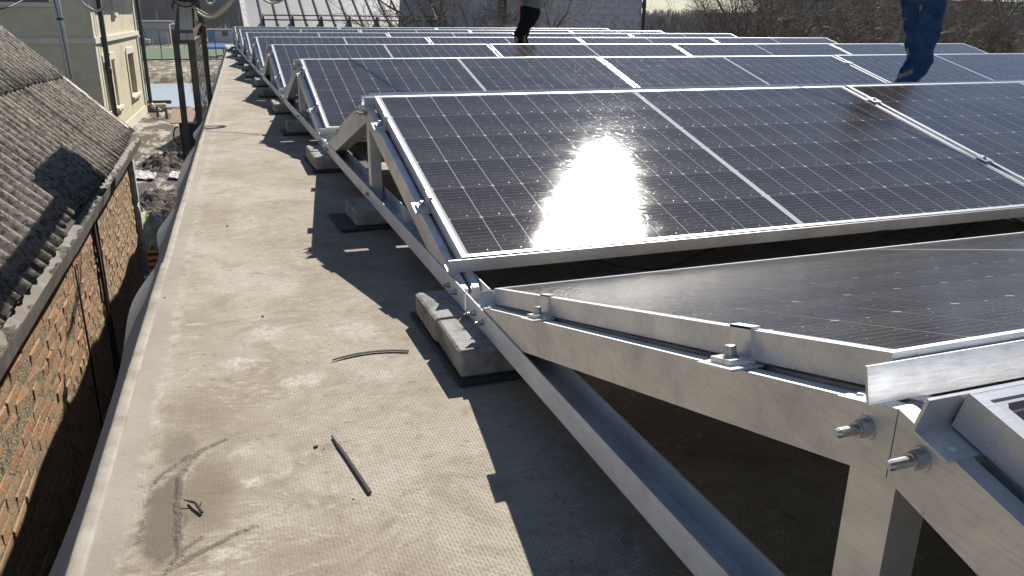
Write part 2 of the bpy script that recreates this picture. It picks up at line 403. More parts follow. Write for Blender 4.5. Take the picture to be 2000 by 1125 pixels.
JB = jb.mesh('junction_boxes', M['black'])
def panel(side, tent, col, single):
    yr = YR + (tent-1)*P; x0 = col*(W+GAP) + random.uniform(-.002, .002)
    if side == 'near':
        loc = (x0, yr-RUN, ZB); rot = (TL, 0, 0)
        lab = ('dark solar panel, %s from the left in the near sloping row at lower right' % ORD[col]) if tent == 0 else \
              ('dark solar panel, %s from the left in the %s camera-facing row' % (ORD[col], ORD[tent-1]))
        if tent == 1 and col == 0: lab = 'dark solar panel with the blinding sun glint, first camera-facing row'
    else:
        loc = (x0+W, yr+EE+RUN, ZB); rot = (TL, 0, pi)
        lab = ('solar panel tilted away from camera, %s from left on the %s ridge' % (ORD[col], ORD[tent]))
        if tent == 0 and col == 0: lab = 'large foreground solar panel tilted away, its clamped left edge facing the camera'
    if tent == 1 and side == 'near' and col == 0: rot = (TL, .0, 0)
    rot = (rot[0]+random.uniform(-.002, .002), rot[1]+random.uniform(-.0012, .0012), rot[2])
    t = thing('solar_panel', loc, lab, 'solar panel', 'solar panels mounted on the roof', rot)
    link('frame', FRM, t); link('backsheet', BSM, t)
    if single:
        for (x, y) in CEN: link('cell', CELL1, t, (x, y, 0))
    else:
        tag(link('cells', CELLS, t), kind='stuff')
    return t
NT_, NC = 8, 4
for n in range(NT_):
    for c in range(NC):
        if not (n == 0 and c > 1): panel('near', n, c, n == 1 and c == 0)
        panel('far', n, c, n == 0 and c == 0)

# ------------------------------------------------------------------ aluminium support frames
YM = lambda n: YR + (n-1)*P + EE/2
YB = RUN + EE/2
def S(side, x, v, ww):
    y = -YB + v*CS - ww*SN; z = ZB + v*SN + ww*CS
    return Vector((x, y if side < 0 else -y, z))
X0, X1 = -.031, .031
RT_, RB_ = -.0412, -.106
def zat(y, ww):   # height of slope line offset ww at |y| from the ridge
    return ZB + (YB-abs(y))*SN/CS + ww/CS
RW, R0, R1 = .0022, .075, .125
def rail_mesh(y0, y1):
    b = MB(); xa, xb = X0, X0+.064; tw = .0028
    poly = [(xa, R0), (xb, R0), (xb, R1), (xb-tw, R1), (xb-tw, R0+tw), (xa+tw, R0+tw), (xa+tw, R1), (xa, R1), (xa, .1145), (xa+.0007, .1135), (xa+.0007, .1115), (xa, .1105), (xa, .0905), (xa+.0007, .0895), (xa+.0007, .0875), (xa, .0865)]
    b.prism(poly, y0, y1, lambda t, p, q: Vector((p, t, q)))
    b.box(xa+.028, xa+.0305, y0+.01, y1-.01, R0+tw, R0+tw+.0012)
    return b
def rafter_mesh(sd):
    b = MB(); ye = 1.20; xa, xb = X0+.004, X0+.058; g = .0006
    pl = [(g, zat(0, RT_)), (ye, zat(ye, RT_)), (ye, R0+.004), (1.055, R0+.004), (g, zat(0, RB_))]
    low = [(g, zat(0, RT_-.016)), (ye, zat(ye, RT_-.016)), (ye, R0+.004), (1.055, R0+.004), (g, zat(0, RB_))]
    mm = lambda t, p, q: Vector((t, p*sd, q))
    b.prism(low, xa, xb, mm)
    def top(x0, x1, h):
        q = [(g, zat(0, RT_-h)), (ye-.0004, zat(ye, RT_-h)), (ye-.0004, zat(ye, RT_-.0162)), (g, zat(0, RT_-.0162))]
        b.prism(q, x0, x1, mm)
    top(xa, xa+.019, 0); top(xb-.019, xb, 0); top(xa+.0195, xa+.0225, .003); top(xb-.0225, xb-.0195, .003)
    return b
def bolt_mesh(x, y, z, ln=.026, r=.004):
    b = MB(); 
    b.tube([(x, y, z), (x-.0018, y, z)], r*2.3, 14)
    b.tube([(x-.0018, y, z), (x-.0018-r*1.7, y, z)], r*1.75, 6)
    b.tube([(x-.002-r*1.7, y, z), (x-.005-r*1.7, y, z)], r*1.55, 12)
    b.tube([(x, y, z), (x-ln*.92, y, z), (x-ln, y, z)], [r, r, r*.72], 12)
    return b
def slope_box(b, sd, x0, x1, v0, v1, w0, w1): b.box(x0, x1, v0, v1, w0, w1, lambda x, v, ww: S(sd, x, v, ww))
def end_clamp(sd, v, mir=None):
    b = MB(); q = (lambda x: x) if mir is None else (lambda x: mir-x)
    def bx(x0, x1, *r):
        x0, x1 = sorted((q(x0), q(x1))); slope_box(b, sd, x0, x1, *r)
    bx(-.043, -.0006, v-.034, v+.034, RT_+.0004, RT_+.0036)
    bx(-.033, -.0045, v-.02, v+.02, RT_+.0036, RT_+.0105)
    bx(-.0046, -.0008, v-.02, v+.02, RT_+.0037, .0036)
    bx(-.0046, .0085, v-.02, v+.02, .0008, .0037)
    h = MB(); a = S(sd, q(-.019), v, RT_+.0105); c = S(sd, q(-.019), v, RT_+.024); d = S(sd, q(-.019), v, RT_+.0245)
    h.tube([a, c, d], [.0068, .0068, .0055], 14); e = S(sd, q(-.019), v, RT_+.0123); h.tube([a, e], .0095, 14)
    return b, h
def mid_clamp(sd, v):
    b = MB(); g = GAP/2-.002
    slope_box(b, sd, -g, g, v-.025, v+.025, -.034, .001); slope_box(b, sd, -g-.010, g+.010, v-.025, v+.025, .0012, .0045)
    h = MB(); h.tube([S(sd, 0, v, .0045), S(sd, 0, v, .011)], .0065, 12)
    return b, h
V1, V2 = .255, .80
def make_frame(kind):
    t = thing('support_frame', (0, 0, 0), 'x', 'support frame')
    rl = rail_mesh(-P/2+.004, P/2-.004).build('base_rail', M['alu_rail'], t)
    for sd in (-1, 1):
        rafter_mesh(sd).build('rafter', M['alu'], t)
    pm = MB(); zt = zat(0, RB_)
    pm.box(X0+.013, X0+.053, -.004, .050, R0+.004, zt+.012)
    pm.build('post', M['alu'], t)
    if kind == 'left':
        for (x, y, z, ln, r) in ((X0+.004, -.03, zat(0, RT_)-.031, .034, .0048), (X0+.004, .03, zat(0, RT_)-.033, .034, .0048),
                                 (X0, -1.125, .099, .020, .0036), (X0, -1.185, .100, .020, .0036), (X0, 1.125, .099, .020, .0036), (X0, 1.185, .100, .020, .0036), (X0, .0, .103, .014, .0036)):
            bolt_mesh(x, y, z, ln, r).build('bolt', M['steel'], t)
    for sd in (-1, 1):
        for v in (.306, .913) if sd > 0 else (.34, .94):
            if kind == 'mid': b, h = mid_clamp(sd, v)
            else: b, h = end_clamp(sd, v, None if kind == 'left' else .0)
            c = b.build('clamp', M['alu_frame'], t); h.build('clamp_bolt', M['steel'], c)
    return t
proto = {}
for li in range(NC+1):
    kind = 'left' if li == 0 else ('right' if li == NC else 'mid')
    xl = 0 if li == 0 else li*(W+GAP) - GAP/2
    if li == NC: xl = NC*(W+GAP) - GAP
    for n in range(NT_):
        if n == 0 and li > 2: continue
        if kind not in proto: t = proto[kind] = make_frame(kind)
        else: t = copy_tree(proto[kind])
        t.location = (xl, YM(n), random.uniform(-.001, .001))
        if li == 0: lab = 'aluminium triangle frame at the left end of the %s panel ridge from camera' % ORD[n]
        elif li == NC: lab = 'aluminium frame at the far right end of the %s panel ridge' % ORD[n]
        else: lab = 'aluminium frame with clamps under %s panel seam of the %s ridge' % (ORD[li-1], ORD[n])
        tag(t, lab, 'support frame', 'aluminium support frames')
# L profiles that run along the panel edges
def edge_rail(sd, top, xa, xb):
    b = MB()
    if not top: pl = [(-.0065, RT_+.0002), (.032, RT_+.0002), (.032, RT_+.003), (-.0035, RT_+.003), (-.0035, -.0035), (-.0065, -.0035)]
    else: pl = [(L+.0065, RT_+.0002), (L-.032, RT_+.0002), (L-.032, RT_+.003), (L+.0035, RT_+.003), (L+.0035, -.006), (L+.0065, -.006)]
    b.prism(pl, xa, xb, lambda t, p, q: S(sd, t, p, q)); return b
ER = {}
for sd in (-1, 1):
    for top in (0, 1): ER[sd, top] = edge_rail(sd, top, -.036, NC*(W+GAP)-GAP+.03).mesh('edge_rail', M['alu_frame'])
RV = MB()
for n in range(NT_):
    for sd in (-1, 1):
        for top in (0, 1):
            o = link('edge_rail', ER[sd, top], None, (0, YM(n), 0))
            tag(o, 'aluminium edge strip along the %s edge, %s side of the %s panel ridge' % ('top' if top else 'bottom', 'near' if sd < 0 else 'far', ORD[n]), 'edge rail', 'aluminium edge strips along the panels')
            if n < 3:
                rv = MB(); p0 = S(sd, -.020, L-.018 if top else .016, RT_+.003); p1 = S(sd, -.020, L-.018 if top else .016, RT_+.0052)
                rv.tube([p0, p1], [.0062, .0042], 12); rv.build('rivet', M['alu_frame'], o)

# ------------------------------------------------------------------ pavers on rubber mats
def paver_mesh(seed):
    rnd = random.Random(seed); b = MB(); b.cbox(-.1, .1, -.1, .1, 0, .062, .006, .0022, rnd); return b.mesh('concrete_paver', M['concrete'])
PV = [paver_mesh(i) for i in range(4)]
mt = MB(); mt.cbox(-.145, .145, -.13, .13, 0, .0105, .002); MAT = mt.mesh('rubber_mat', M['rubber'])
def support(x, y, where, mx=0.):
    o = link('rubber_mat', MAT, None, (x+mx+random.uniform(-.01, .01), y+random.uniform(-.012, .012), .0025)); o.rotation_euler.z = random.uniform(-.05, .05)
    o.scale.z = (.0125-.0025)/.0105
    tag(o, 'black rubber mat under concrete paver ' + where, 'rubber mat', 'rubber mats under the pavers')
    o = link('concrete_paver', random.choice(PV), None, (x+random.uniform(-.006, .006), y, .0127)); o.rotation_euler.z = random.uniform(-.03, .03)+random.randrange(4)*pi/2
    tag(o, 'grey concrete paver ' + where, 'paver', 'concrete pavers weighing down the frames')
for n in range(NT_):
    yv = YM(n) + P/2
    support(-.012, YM(n)-.03, 'below the post of the %s left-end frame' % ORD[n])
    if n < NT_-1:
        support(-.013, yv-.125, 'nearer of the pair at the %s rail joint' % ORD[n], .04)
        support(-.007, yv+.082, 'farther of the pair at the %s rail joint' % ORD[n], .04)
for li in (1, 2, 3, 4):
    xl = li*(W+GAP) - GAP/2
    for n in range(NT_):
        if n == 0 and li > 2: continue
        support(xl, YM(n), 'beneath %s seam of the %s ridge' % (ORD[li-1], ORD[n]))

# ------------------------------------------------------------------ litter on the walkway
def flat_strip(name, pts, wd, lab, cat, split=0):
    b = MB(); n = len(pts)
    b.tube([Vector((x, y, z)) for x, y, z in pts], [(wd/2*min(1, .35+i/(n-1)*3), .0016) for i in range(n)], 6)
    return tag(b.build(name, M['black']), lab, cat, 'cut black cable ties on the roof')
def qb(a, b, c, n=10): return [tuple((1-t)**2*a[i]+2*t*(1-t)*b[i]+t*t*c[i] for i in range(3)) for t in [k/n for k in range(n+1)]]
flat_strip('cable_tie', qb((-.352, -1.776, .0035), (-.262, -1.738, .0045), (-.176, -1.779, .0035)), .010, 'curved piece of black cable tie lying nearest the concrete pavers', 'cable tie')
ct = flat_strip('cable_tie', qb((-.402, -2.128, .0035), (-.386, -2.22, .0045), (-.369, -2.334, .0035)), .0078, 'straight piece of black cable tie nearest the camera', 'cable tie')
b = MB(); b.tube([(-.3985, -2.112, .005), (-.391, -2.155, .006)], [(.0014, .0008), (.0018, .0008)], 6); b.build('tie_tail', M['drape'], ct)
M['bark'] = noisy('dry_bark', (.035, .028, .022), (.075, .06, .048), 60, .9, .5, .003)
b = MB(); b.tube([(-.648, -2.262, .004), (-.638, -2.277, .008), (-.628, -2.303, .004)], [.0016, .0022, .0026], 6); b.tube([(-.641, -2.273, .006), (-.655, -2.266, .010)], [.0016, .0009], 5); b.tube([(-.632, -2.293, .006), (-.628, -2.282, .011)], [.0014, .0007], 5)
tag(b.build('twig', M['bark']), 'small dark forked twig on the damp stain near the kerb', 'twig')
def clod(x, y, r, lab, seed):
    b = MB(); rnd = random.Random(seed); bm = bmesh.new(); bmesh.ops.create_icosphere(bm, subdivisions=2, radius=r*.7)
    for v in bm.verts: v.co *= rnd.uniform(.6, 1.2); v.co.z *= .5
    b.add([v.co + Vector((x, y, r*.35)) for v in bm.verts], [[v.index for v in f.verts] for f in bm.faces]); bm.free()
    return tag(b.build('dirt_crumb', M['bark']), lab, 'dirt crumb', 'crumbs of dirt on the roof')
for i, (px, py, r, lb) in enumerate(((617, 874, .006, 'larger dark dirt crumb left of the straight cable tie'), (632, 878, .0026, 'small dirt crumb between larger crumb and straight cable tie'), (513, 619, .005, 'dark dirt crumb on the walkway left of the concrete pair'),
        (690, 976, .0025, 'tiny dark crumb just beyond the end of straight cable tie'), (444, 442, .006, 'dark crumb on the walkway beside the second shadow'), (322, 582, .004, 'tiny dark crumb beside the pale kerb'))):
    p = atZ(px, py, 0); clod(p.x, p.y, r, lb, i)
# ================================================================== the brick shed on the left
M['brick'] = None
def mat_brick():
    t = NT('weathered_brick')
    oi = t.node('ShaderNodeObjectInfo'); rnd = oi.outputs['Random']
    wn_ = t.noise(3.1, 3, .6, vec=t.obj.outputs['Object']) 
    base = t.node('ShaderNodeValToRGB', {'Fac': t.math('FRACT', t.math('ADD', rnd, t.math('MULTIPLY', wn_, .7)))})
    e = base.color_ramp.elements; e[0].position = 0; e[0].color = (.30, .115, .055, 1); e[1].position = 1; e[1].color = (.40, .24, .12, 1)
    for p, c in ((.25, (.43, .155, .070, 1)), (.5, (.36, .22, .12, 1)), (.75, (.46, .195, .09, 1))): q = base.color_ramp.elements.new(p); q.color = c
    smear = t.ramp(t.noise(13, 7, .78, dist=.5), .43, .54)
    col = t.mix(t.math('MULTIPLY', smear, .68), base.outputs[0], (.36, .285, .18))
    col = t.mix(t.ramp(t.noise(42, 5, .7), .60, .68), col, (.05, .038, .028))
    return t.out(col, .93, 0., t.bump(t.noise(38, 7, .75), 1.0, .012))
M['brick'] = mat_brick()
M['mortar'] = noisy('rough_mortar', (.24, .185, .115), (.36, .285, .18), 30, .95, 1.0, .02, sc2=22, c=(.06, .045, .032))
def mat_asbestos():
    t = NT('weathered_cement_sheet')
    n1 = t.noise(4, 6, .65); n2 = t.noise(26, 7, .75); n3 = t.noise(90, 4, .7)
    col = t.mix(t.ramp(n1, .35, .65), (.21, .178, .140), (.31, .27, .215))
    col = t.mix(t.math('MULTIPLY', t.ramp(n2, .47, .57), .9), col, (.045, .037, .03))
    col = t.mix(t.math('MULTIPLY', t.ramp(n3, .56, .66), .6), col, (.42, .39, .33))
    return t.out(col, .95, 0., t.bump(n2, .7, .01))
M['asbestos'] = mat_asbestos()
M['moss'] = noisy('mossy_grit', (.06, .055, .04), (.20, .18, .12), 40, .95, 1.0, .02)
M['old_metal'] = noisy('old_sheet_metal', (.085, .078, .07), (.16, .148, .132), 14, .7, .3, .005, .1, sc2=5, c=(.10, .07, .048))
M['verge'] = noisy('weathered_white_trim', (.52, .52, .50), (.66, .66, .64), 12, .6, .2, .004, sc2=7, c=(.33, .17, .09))
M['white_board'] = noisy('flaking_whitewash', (.50, .51, .52), (.66, .66, .66), 14, .85, .4, .006, sc2=11, c=(.30, .27, .23))
XW = -1.50
shed = thing('brick_shed', (XW, 1.5, ZG), 'old brick shed with steep corrugated cement roof beside the walkway', 'shed')
IMW = Matrix.Translation((-XW, -1.5, -ZG))
def sb(b, name, mat, parent=None, smooth=False):
    o = b.build(name, mat, parent or shed, smooth)
    if parent is None: o.location = (-XW, -1.5, -ZG)
    return o
YS0, YS1 = -4.0, 6.12
b = MB(); b.box(XW-4.2, XW-.004, YS0, YS1-.01, ZG-.2, -.66); sb(b, 'wall', M['mortar'])
rb = random.Random(3); bl, bh = .250, .065
BV = []
for k in range(6):
    q = MB(); q.cbox(-.055, 0, -bl/2, bl/2, -bh/2, bh/2, .008, .004, rb); BV.append(q.mesh('brick', M['brick']))
spots = []
for j in range(32):
    z = -.70 - j*.0765
    for i in range(42):
        header = (j % 5 == 4)
        ln = .12 if header else .25
        y = YS1 - .13 - i*(.262 if not header else .131) - (.131 if j % 2 else 0)*(not header)
        if y < YS0+.2 or z < -3.05: continue
        spots.append((y, z, .46 if header else 1.0))
def lit(sp):   # nearest to the camera among those that show
    y, z, k = sp; return (Vector((XW, y, z))-CAM).length + (3.5 if (y < -.35 or z < -.75-1.15*(.35+.2*y)) else 0)
spots.sort(key=lit)
rest = MB()
for n, (y, z, k) in enumerate(spots):
    me = BV[n % 6]; off = rb.uniform(-.004, .0025); y += rb.uniform(-.006, .006); z += rb.uniform(-.004, .004); rx = rb.uniform(-.02, .02)
    if rb.random() < .05: off -= .03
    if n < 300:
        o = link('brick', me, shed, (off, y-1.5, z-ZG)); o.rotation_euler = (rx, 0, rb.uniform(-.02, .02)); o.scale.y = k
    else:
        rest.add([(XW+off+v.co.x, y+v.co.y*k, z+v.co.z) for v in me.vertices], [tuple(p.vertices) for p in me.polygons])
tag(sb(rest, 'more_bricks', M['brick']), kind='stuff')
# roof: corrugated sheets laid in two courses
ea = Vector((-1.45, .137, -.442)); eb = Vector((-1.45, 5.954, -.575)); ev = (eb-ea).normalized(); sv = Vector((-1.09, 0, 1.06)).normalized(); rn = ev.cross(sv).normalized(); sv = rn.cross(ev)
def RF(u, v, wv): return ea + ev*u + sv*v + rn*wv
PITCH, AMP = .171, .030
def sheet(nw, ln, seed):
    q = MB(); rnd = random.Random(seed); seg = 10; n = nw*seg
    rag = [rnd.uniform(-.006, .006) for _ in range(n+1)]
    for lay in (0, -.007):
        vs = []; 
        for j in range(7):
            for i in range(n+1):
                u = i/seg*PITCH; vs.append((u, ln*j/6 + (rag[i] if j == 0 else 0), AMP*cos(2*pi*i/seg) + lay + .003*nz(u*3+seed, j*.7)))
        q.add(vs, [(j*(n+1)+i, j*(n+1)+i+1, (j+1)*(n+1)+i+1, (j+1)*(n+1)+i) for j in range(6) for i in range(n)])
    k = 7*(n+1)
    q.f += [(i, i+1, k+i+1, k+i) for i in range(n)] + [(j*(n+1), (j+1)*(n+1), k+(j+1)*(n+1), k+j*(n+1)) for j in range(6)] + [(j*(n+1)+n, (j+1)*(n+1)+n, k+(j+1)*(n+1)+n, k+j*(n+1)+n) for j in range(6)]
    return q.mesh('roof_sheet', M['asbestos'], True)
SHL = [sheet(7, 1.02, i) for i in range(3)]; SHU = [sheet(7, 1.7, 10+i) for i in range(3)]
rot = Matrix((ev, sv, rn)).transposed().to_4x4()
def place_sheet(me, u, v, wv, tw):
    o = link('roof_sheet', me, shed); mm = rot.copy() @ Matrix.Rotation(tw, 4, 'Z'); mm.translation = RF(u, v, wv)
    o.matrix_parent_inverse = Matrix.Translation((-XW, -1.5, -ZG)); o.matrix_basis = mm
for k in range(10):
    u = 6.30 - (k+1)*6*PITCH
    place_sheet(SHL[k % 3], u, rb.uniform(-.02, .015), .026+.006*(k % 2), rb.uniform(-.006, .006))
    place_sheet(SHU[k % 3], u+rb.uniform(-.02, .02), .90+rb.uniform(-.02, .02), .042+.006*(k % 2), rb.uniform(-.006, .006))
q = MB(); q.prism([(-.02, -.06), (2.45, -.06), (2.45, -.005), (-.02, -.005)], -4.2, 6.25, lambda t, p, r: RF(t, p, r)); sb(q, 'roof_board', M['bark'])
# far slope so that the roof is whole
rdg = RF(0, 2.45, 0)
q = MB(); 
for k in range(2): pass
a0, a1 = RF(-4.2, 2.45, .02), RF(6.32, 2.45, .02)
q.add([a0, a1, a1+Vector((-1.75, 0, -1.7)), a0+Vector((-1.75, 0, -1.7)), a0-rn*.05, a1-rn*.05, a1+Vector((-1.75, 0, -1.75)), a0+Vector((-1.75, 0, -1.75))], [(0,1,2,3), (4,7,6,5), (0,4,5,1), (1,5,6,2), (2,6,7,3), (3,7,4,0)])
sb(q, 'back_roof_slope', M['asbestos'])
q = MB(); g0, g1 = RF(6.2, 0, -.06), RF(6.2, 2.45, -.06); g2 = g1+Vector((-1.75, 0, -1.7))
q.add([g0, g1, g2, g0-Vector((0, .08, 0)), g1-Vector((0, .08, 0)), g2-Vector((0, .08, 0))], [(0,1,2), (3,5,4), (0,3,4,1), (1,4,5,2), (2,5,3,0)]); sb(q, 'gable_wall', M['mortar'])
# verge trim at the far gable, three lengths
for k, (v0, v1) in enumerate(((.09, .62), (.60, 1.1), (1.08, 1.6), (1.58, 2.4))):
    q = MB(); q.prism([(0, .030+.004*(k % 2)), (.07, .030+.004*(k % 2)), (.07, -.10), (.064, -.10), (.064, .024+.004*(k % 2)), (0, .024+.004*(k % 2))], v0, v1, lambda t, p, r: RF(6.33+p, t, r+.024)); sb(q, 'verge_trim', M['verge'])
q = MB(); q.add([RF(6.36, .13, .05), RF(6.5, .02, .05), RF(6.40, .16, .05), RF(6.36, .13, .044), RF(6.5, .02, .044), RF(6.40, .16, .044)], [(0,1,2), (5,4,3), (0,3,4,1), (1,4,5,2), (2,5,3,0)]); sb(q, 'loose_flap', M['black'])
# apron, gutter and fascia along the eave
q = MB(); q.prism([(-1.49, .00), (-1.405, -.055), (-1.405, -.060), (-1.49, -.006)], -4.2, 6.3, lambda t, p, r: Vector((p, t, r-.452-.0229*(t-.137)))); sb(q, 'apron_flashing', M['old_metal'])
prof = [(-1.462, -.035), (-1.458, -.095), (-1.437, -.115), (-1.39, -.112), (-1.362, -.08), (-1.352, -.012), (-1.347, -.010), (-1.357, -.084), (-1.389, -.1165), (-1.438, -.1195), (-1.463, -.098), (-1.467, -.035)]
q = MB(); q.prism(prof, -4.2, 6.36, lambda t, p, r: Vector((p+.006*nz(t*1.3, 2), t, r-.40-.0229*(t-.137)+.008*nz(t*.8, 4)))) 
gt = MB()
for k in range(44): gt.prism(prof, -4.2+k*.24, -4.2+(k+1)*.24, lambda t, p, r: Vector((p+.007*nz(t*1.1, 2), t, r-.425-.0229*(t-.137)+.008*nz(t*.8, 4))))
sb(gt, 'gutter', M['old_metal'])
q = MB(); q.grid(6, 400, lambda a, b_: Vector((-1.453+.088*a, -4.2+10.5*b_, -.50-.0229*(-4.2+10.5*b_-.137)+.028*nz(a*2.5, b_*90)+.03*nz(b_*12, 3)))); sb(q, 'gutter_silt', M['moss'])
q = MB(); q.box(-1.50, -1.472, -4.2, 6.2, -.60, -.50, lambda x, y, z: Vector((x, y, z-.0229*(y-.137)))); sb(q, 'fascia', M['bark'])
# cable conduit on the brick face and pale corner boards
q = MB(); q.tube([(XW+.02, 3.02, -.75), (XW+.022, 3.0, -1.3), (XW+.02, 2.97, -2.0), (XW+.02, 2.99, -3.0)], .013, 8); q.tube([(XW+.03, 3.10, -.75), (XW+.03, 3.06, -1.4), (XW+.03, 3.07, -3.0)], .008, 6); sb(q, 'conduit', M['bark'], None, True)
q = MB(); q.tube([(XW+.012, 2.06, -.8), (XW+.014, 2.05, -1.4), (XW+.012, 2.03, -2.2)], .007, 6); sb(q, 'cable', M['cable_dark'], None, True)
for (z0, z1, w0) in ((-.80, -1.27, .11), (-1.36, -1.73, .10), (-1.80, -2.12, .09), (-2.15, -2.6, .12), (-2.62, -3.1, .12)):
    q = MB(); q.cbox(XW-.02, XW+.055, YS1-.005, YS1+w0, z1, z0, .006, .004, rb); sb(q, 'corner_board', M['white_board'])
for z in (-1.31, -1.765):
    q = MB(); q.cbox(XW-.02, XW+.05, YS1-.02, YS1+.13, z-.05, z+.045, .02, .014, rb); sb(q, 'mortar_lump', M['white_board'])

# ================================================================== cream house
K = (CAM.z-ZG)/(CAM.z+2.6)
HA = CAM + (Vector((-2.98, 23.16, 0))-CAM)*K; HT = Vector((.04625, .99893, 0)); HN = Vector((.99893, -.04625, 0))
def HZ(z): return CAM.z + (z-CAM.z)*K
def H(s_, z, o=0.): p = HA + HT*(s_*K) + HN*o; return Vector((p.x, p.y, HZ(z)))
M['cream'] = noisy('cream_render', (.57, .51, .36), (.64, .575, .415), 3, .9, .25, .01, sc2=1.2, c=(.50, .44, .305))
M['cream_trim'] = noisy('pale_cream_trim', (.62, .585, .46), (.68, .645, .52), 4, .85, .2, .006)
M['glass_dark'] = NT('dark_window_glass').out((.02, .024, .028), .08)
M['pipe_dark'] = noisy('dark_downpipe', (.025, .025, .022), (.05, .048, .042), 20, .45, .1, .003)
M['window_board'] = noisy('grey_window_board', (.13, .115, .10), (.17, .155, .135), 9, .8, .2, .005)
S0, S1 = -4.05, 4.62
hb = HA + HT*(S0*K)
house = thing('cream_house', (hb.x, hb.y, ZG), 'two-storey cream rendered house behind the corrugated roof', 'house')
def hh(b, name, mat, parent=None, smooth=False):
    o = b.build(name, mat, parent or house, smooth)
    if parent is None: o.location = (-hb.x, -hb.y, -ZG)
    return o
ZTOP = HZ(2.2)
def hbox(b, s0, s1, o0, o1, z0, z1):
    "box in house axes; s in scaled units, o metres out of the wall, z in base units"
    b.box(s0, s1, o0, o1, z0, z1, lambda s_, o, z: H(s_, z, o))
# openings in the lit wall: panels around the windows
WIN = [(-3.35, -2.72), (-1.98, -1.28), (1.24, 2.78)]
ZW0, ZW1 = -1.76, -.51
b = MB(); cuts = sorted([S0, S1] + [x for w_ in WIN for x in w_])
hbox(b, S0, S1, -.35, 0, -2.7, ZW0); hbox(b, S0, S1, -.35, 0, ZW1, .70); hbox(b, S0, -.55, -.35, 0, .70, 2.2); hbox(b, .0, S1, -.35, 0, .70, 2.2); hbox(b, -.55, 0., -.35, 0, 1.6, 2.2)
ed = [S0]+[x for w_ in WIN for x in w_]+[S1]
for i in range(0, len(ed), 2): hbox(b, ed[i], ed[i+1], -.35, 0, ZW0, ZW1)
hh(b, 'wall', M['cream'])
b = MB(); hbox(b, S0, S0+.27, -10, -.35, -2.7, 2.2); hbox(b, S0+.27, S1, -10, -9.7, -2.7, 2.2); hbox(b, S1-.27, S1, -9.7, -.35, -2.7, 2.2); hh(b, 'wall', M['cream'])
b = MB(); hbox(b, S0-.03, S1+.03, 0.001, .09, -.02, .115); hbox(b, S0-.06, S0-.001, -10, .09, -.02, .115); hh(b, 'cornice', M['cream_trim'])
b = MB(); hbox(b, S0-.04, S1, .001, .035, -2.7, -2.32); hbox(b, S0-.04, S0-.001, -10, .035, -2.7, -2.32); hh(b, 'plinth', M['cream_trim'])
for (s0, s1) in ((S0+.02, S0+.30), (S0+.42, S0+.66), (S1-.55, S1-.34), (S1-.22, S1-.02)):
    for (z0, z1) in ((-2.31, -.10), (.118, 2.2)):
        b = MB(); hbox(b, s0, s1, .001, .05, z0, z1); hh(b, 'pilaster', M['cream_trim'])
for k, (s0, s1) in enumerate(WIN + [(-.55, 0.)]):
    z0, z1 = (ZW0, ZW1) if k < 3 else (.70, 1.6)
    b = MB(); hbox(b, s0, s1, -.30, -.26, z0, z1); wo = hh(b, 'window', M['window_board'] if k < 3 else M['glass_dark'])
    fr = MB(); d = .20 if k < 3 else .07
    hbox(fr, s0-d, s0-.002, .002, .045, z0, z1+d*.6); hbox(fr, s0-.002, s1+d, .002, .045, z1+.002, z1+d*.9) 
    fo_ = fr.build('surround', M['cream_trim'], wo)
    si = MB(); hbox(si, s0-d*.8, s1+d*.8, .003, .13, z0-.075, z0-.002); hbox(si, s0-d*.5, s1+d*.5, .003, .06, z0-.15, z0-.08); si.build('sill', M['cream_trim'], wo)
for s_ in (S0+.86, S1-.0):
    b = MB(); b.tube([H(s_, 2.2, .17), H(s_, -.8, .16), H(s_, -2.30, .16)], .085, 10)
    if s_ < 0:
        b.tube([H(s_, -.62, .16), H(s_, -.78, .16)], .10, 10)
    hh(b, 'downpipe', M['pipe_dark'], None, True)
b = MB(); b.tube([H(S1, -2.30, .16), H(S1, -2.42, .19), H(S1-.1, -2.52, .42), H(S1-.15, -2.56, .55)], .095, 10); hh(b, 'pipe_outlet', M['verge'], None, True)
# roof with a deep eave that shades the upper wall
b = MB(); OV = .92
b.prism([(OV, 2.05), (OV, 2.10), (-5, 4.2), (-11, 2.10), (-11, 2.05), (-5, 4.12)], S0-.5, S1+.5, lambda t, p, q: H(t, q, p)); hh(b, 'roof', M['old_metal'])
b = MB(); hbox(b, S0-.5, S1+.5, OV-.02, OV+.10, 2.0, 2.09); hh(b, 'eave_gutter', M['pipe_dark'])
# upper window on the shaded side
def H2(o, z, d=0.): p = HA + HT*(S0*K-d) + HN*o; return Vector((p.x, p.y, HZ(z)))
b = MB(); b.box(-3.4, -1.05, .015, .05, .92, 1.9, lambda o, z, q: H2(o, q, z)); wo = hh(b, 'window', M['glass_dark'])
b = MB(); b.box(-3.55, -.90, .002, .10, .82, .915, lambda o, z, q: H2(o, q, z)); b.build('sill', M['cream_trim'], wo)
b = MB(); b.box(-1.045, -.93, .002, .07, .92, 2.0, lambda o, z, q: H2(o, q, z)); b.build('surround', M['cream_trim'], wo)

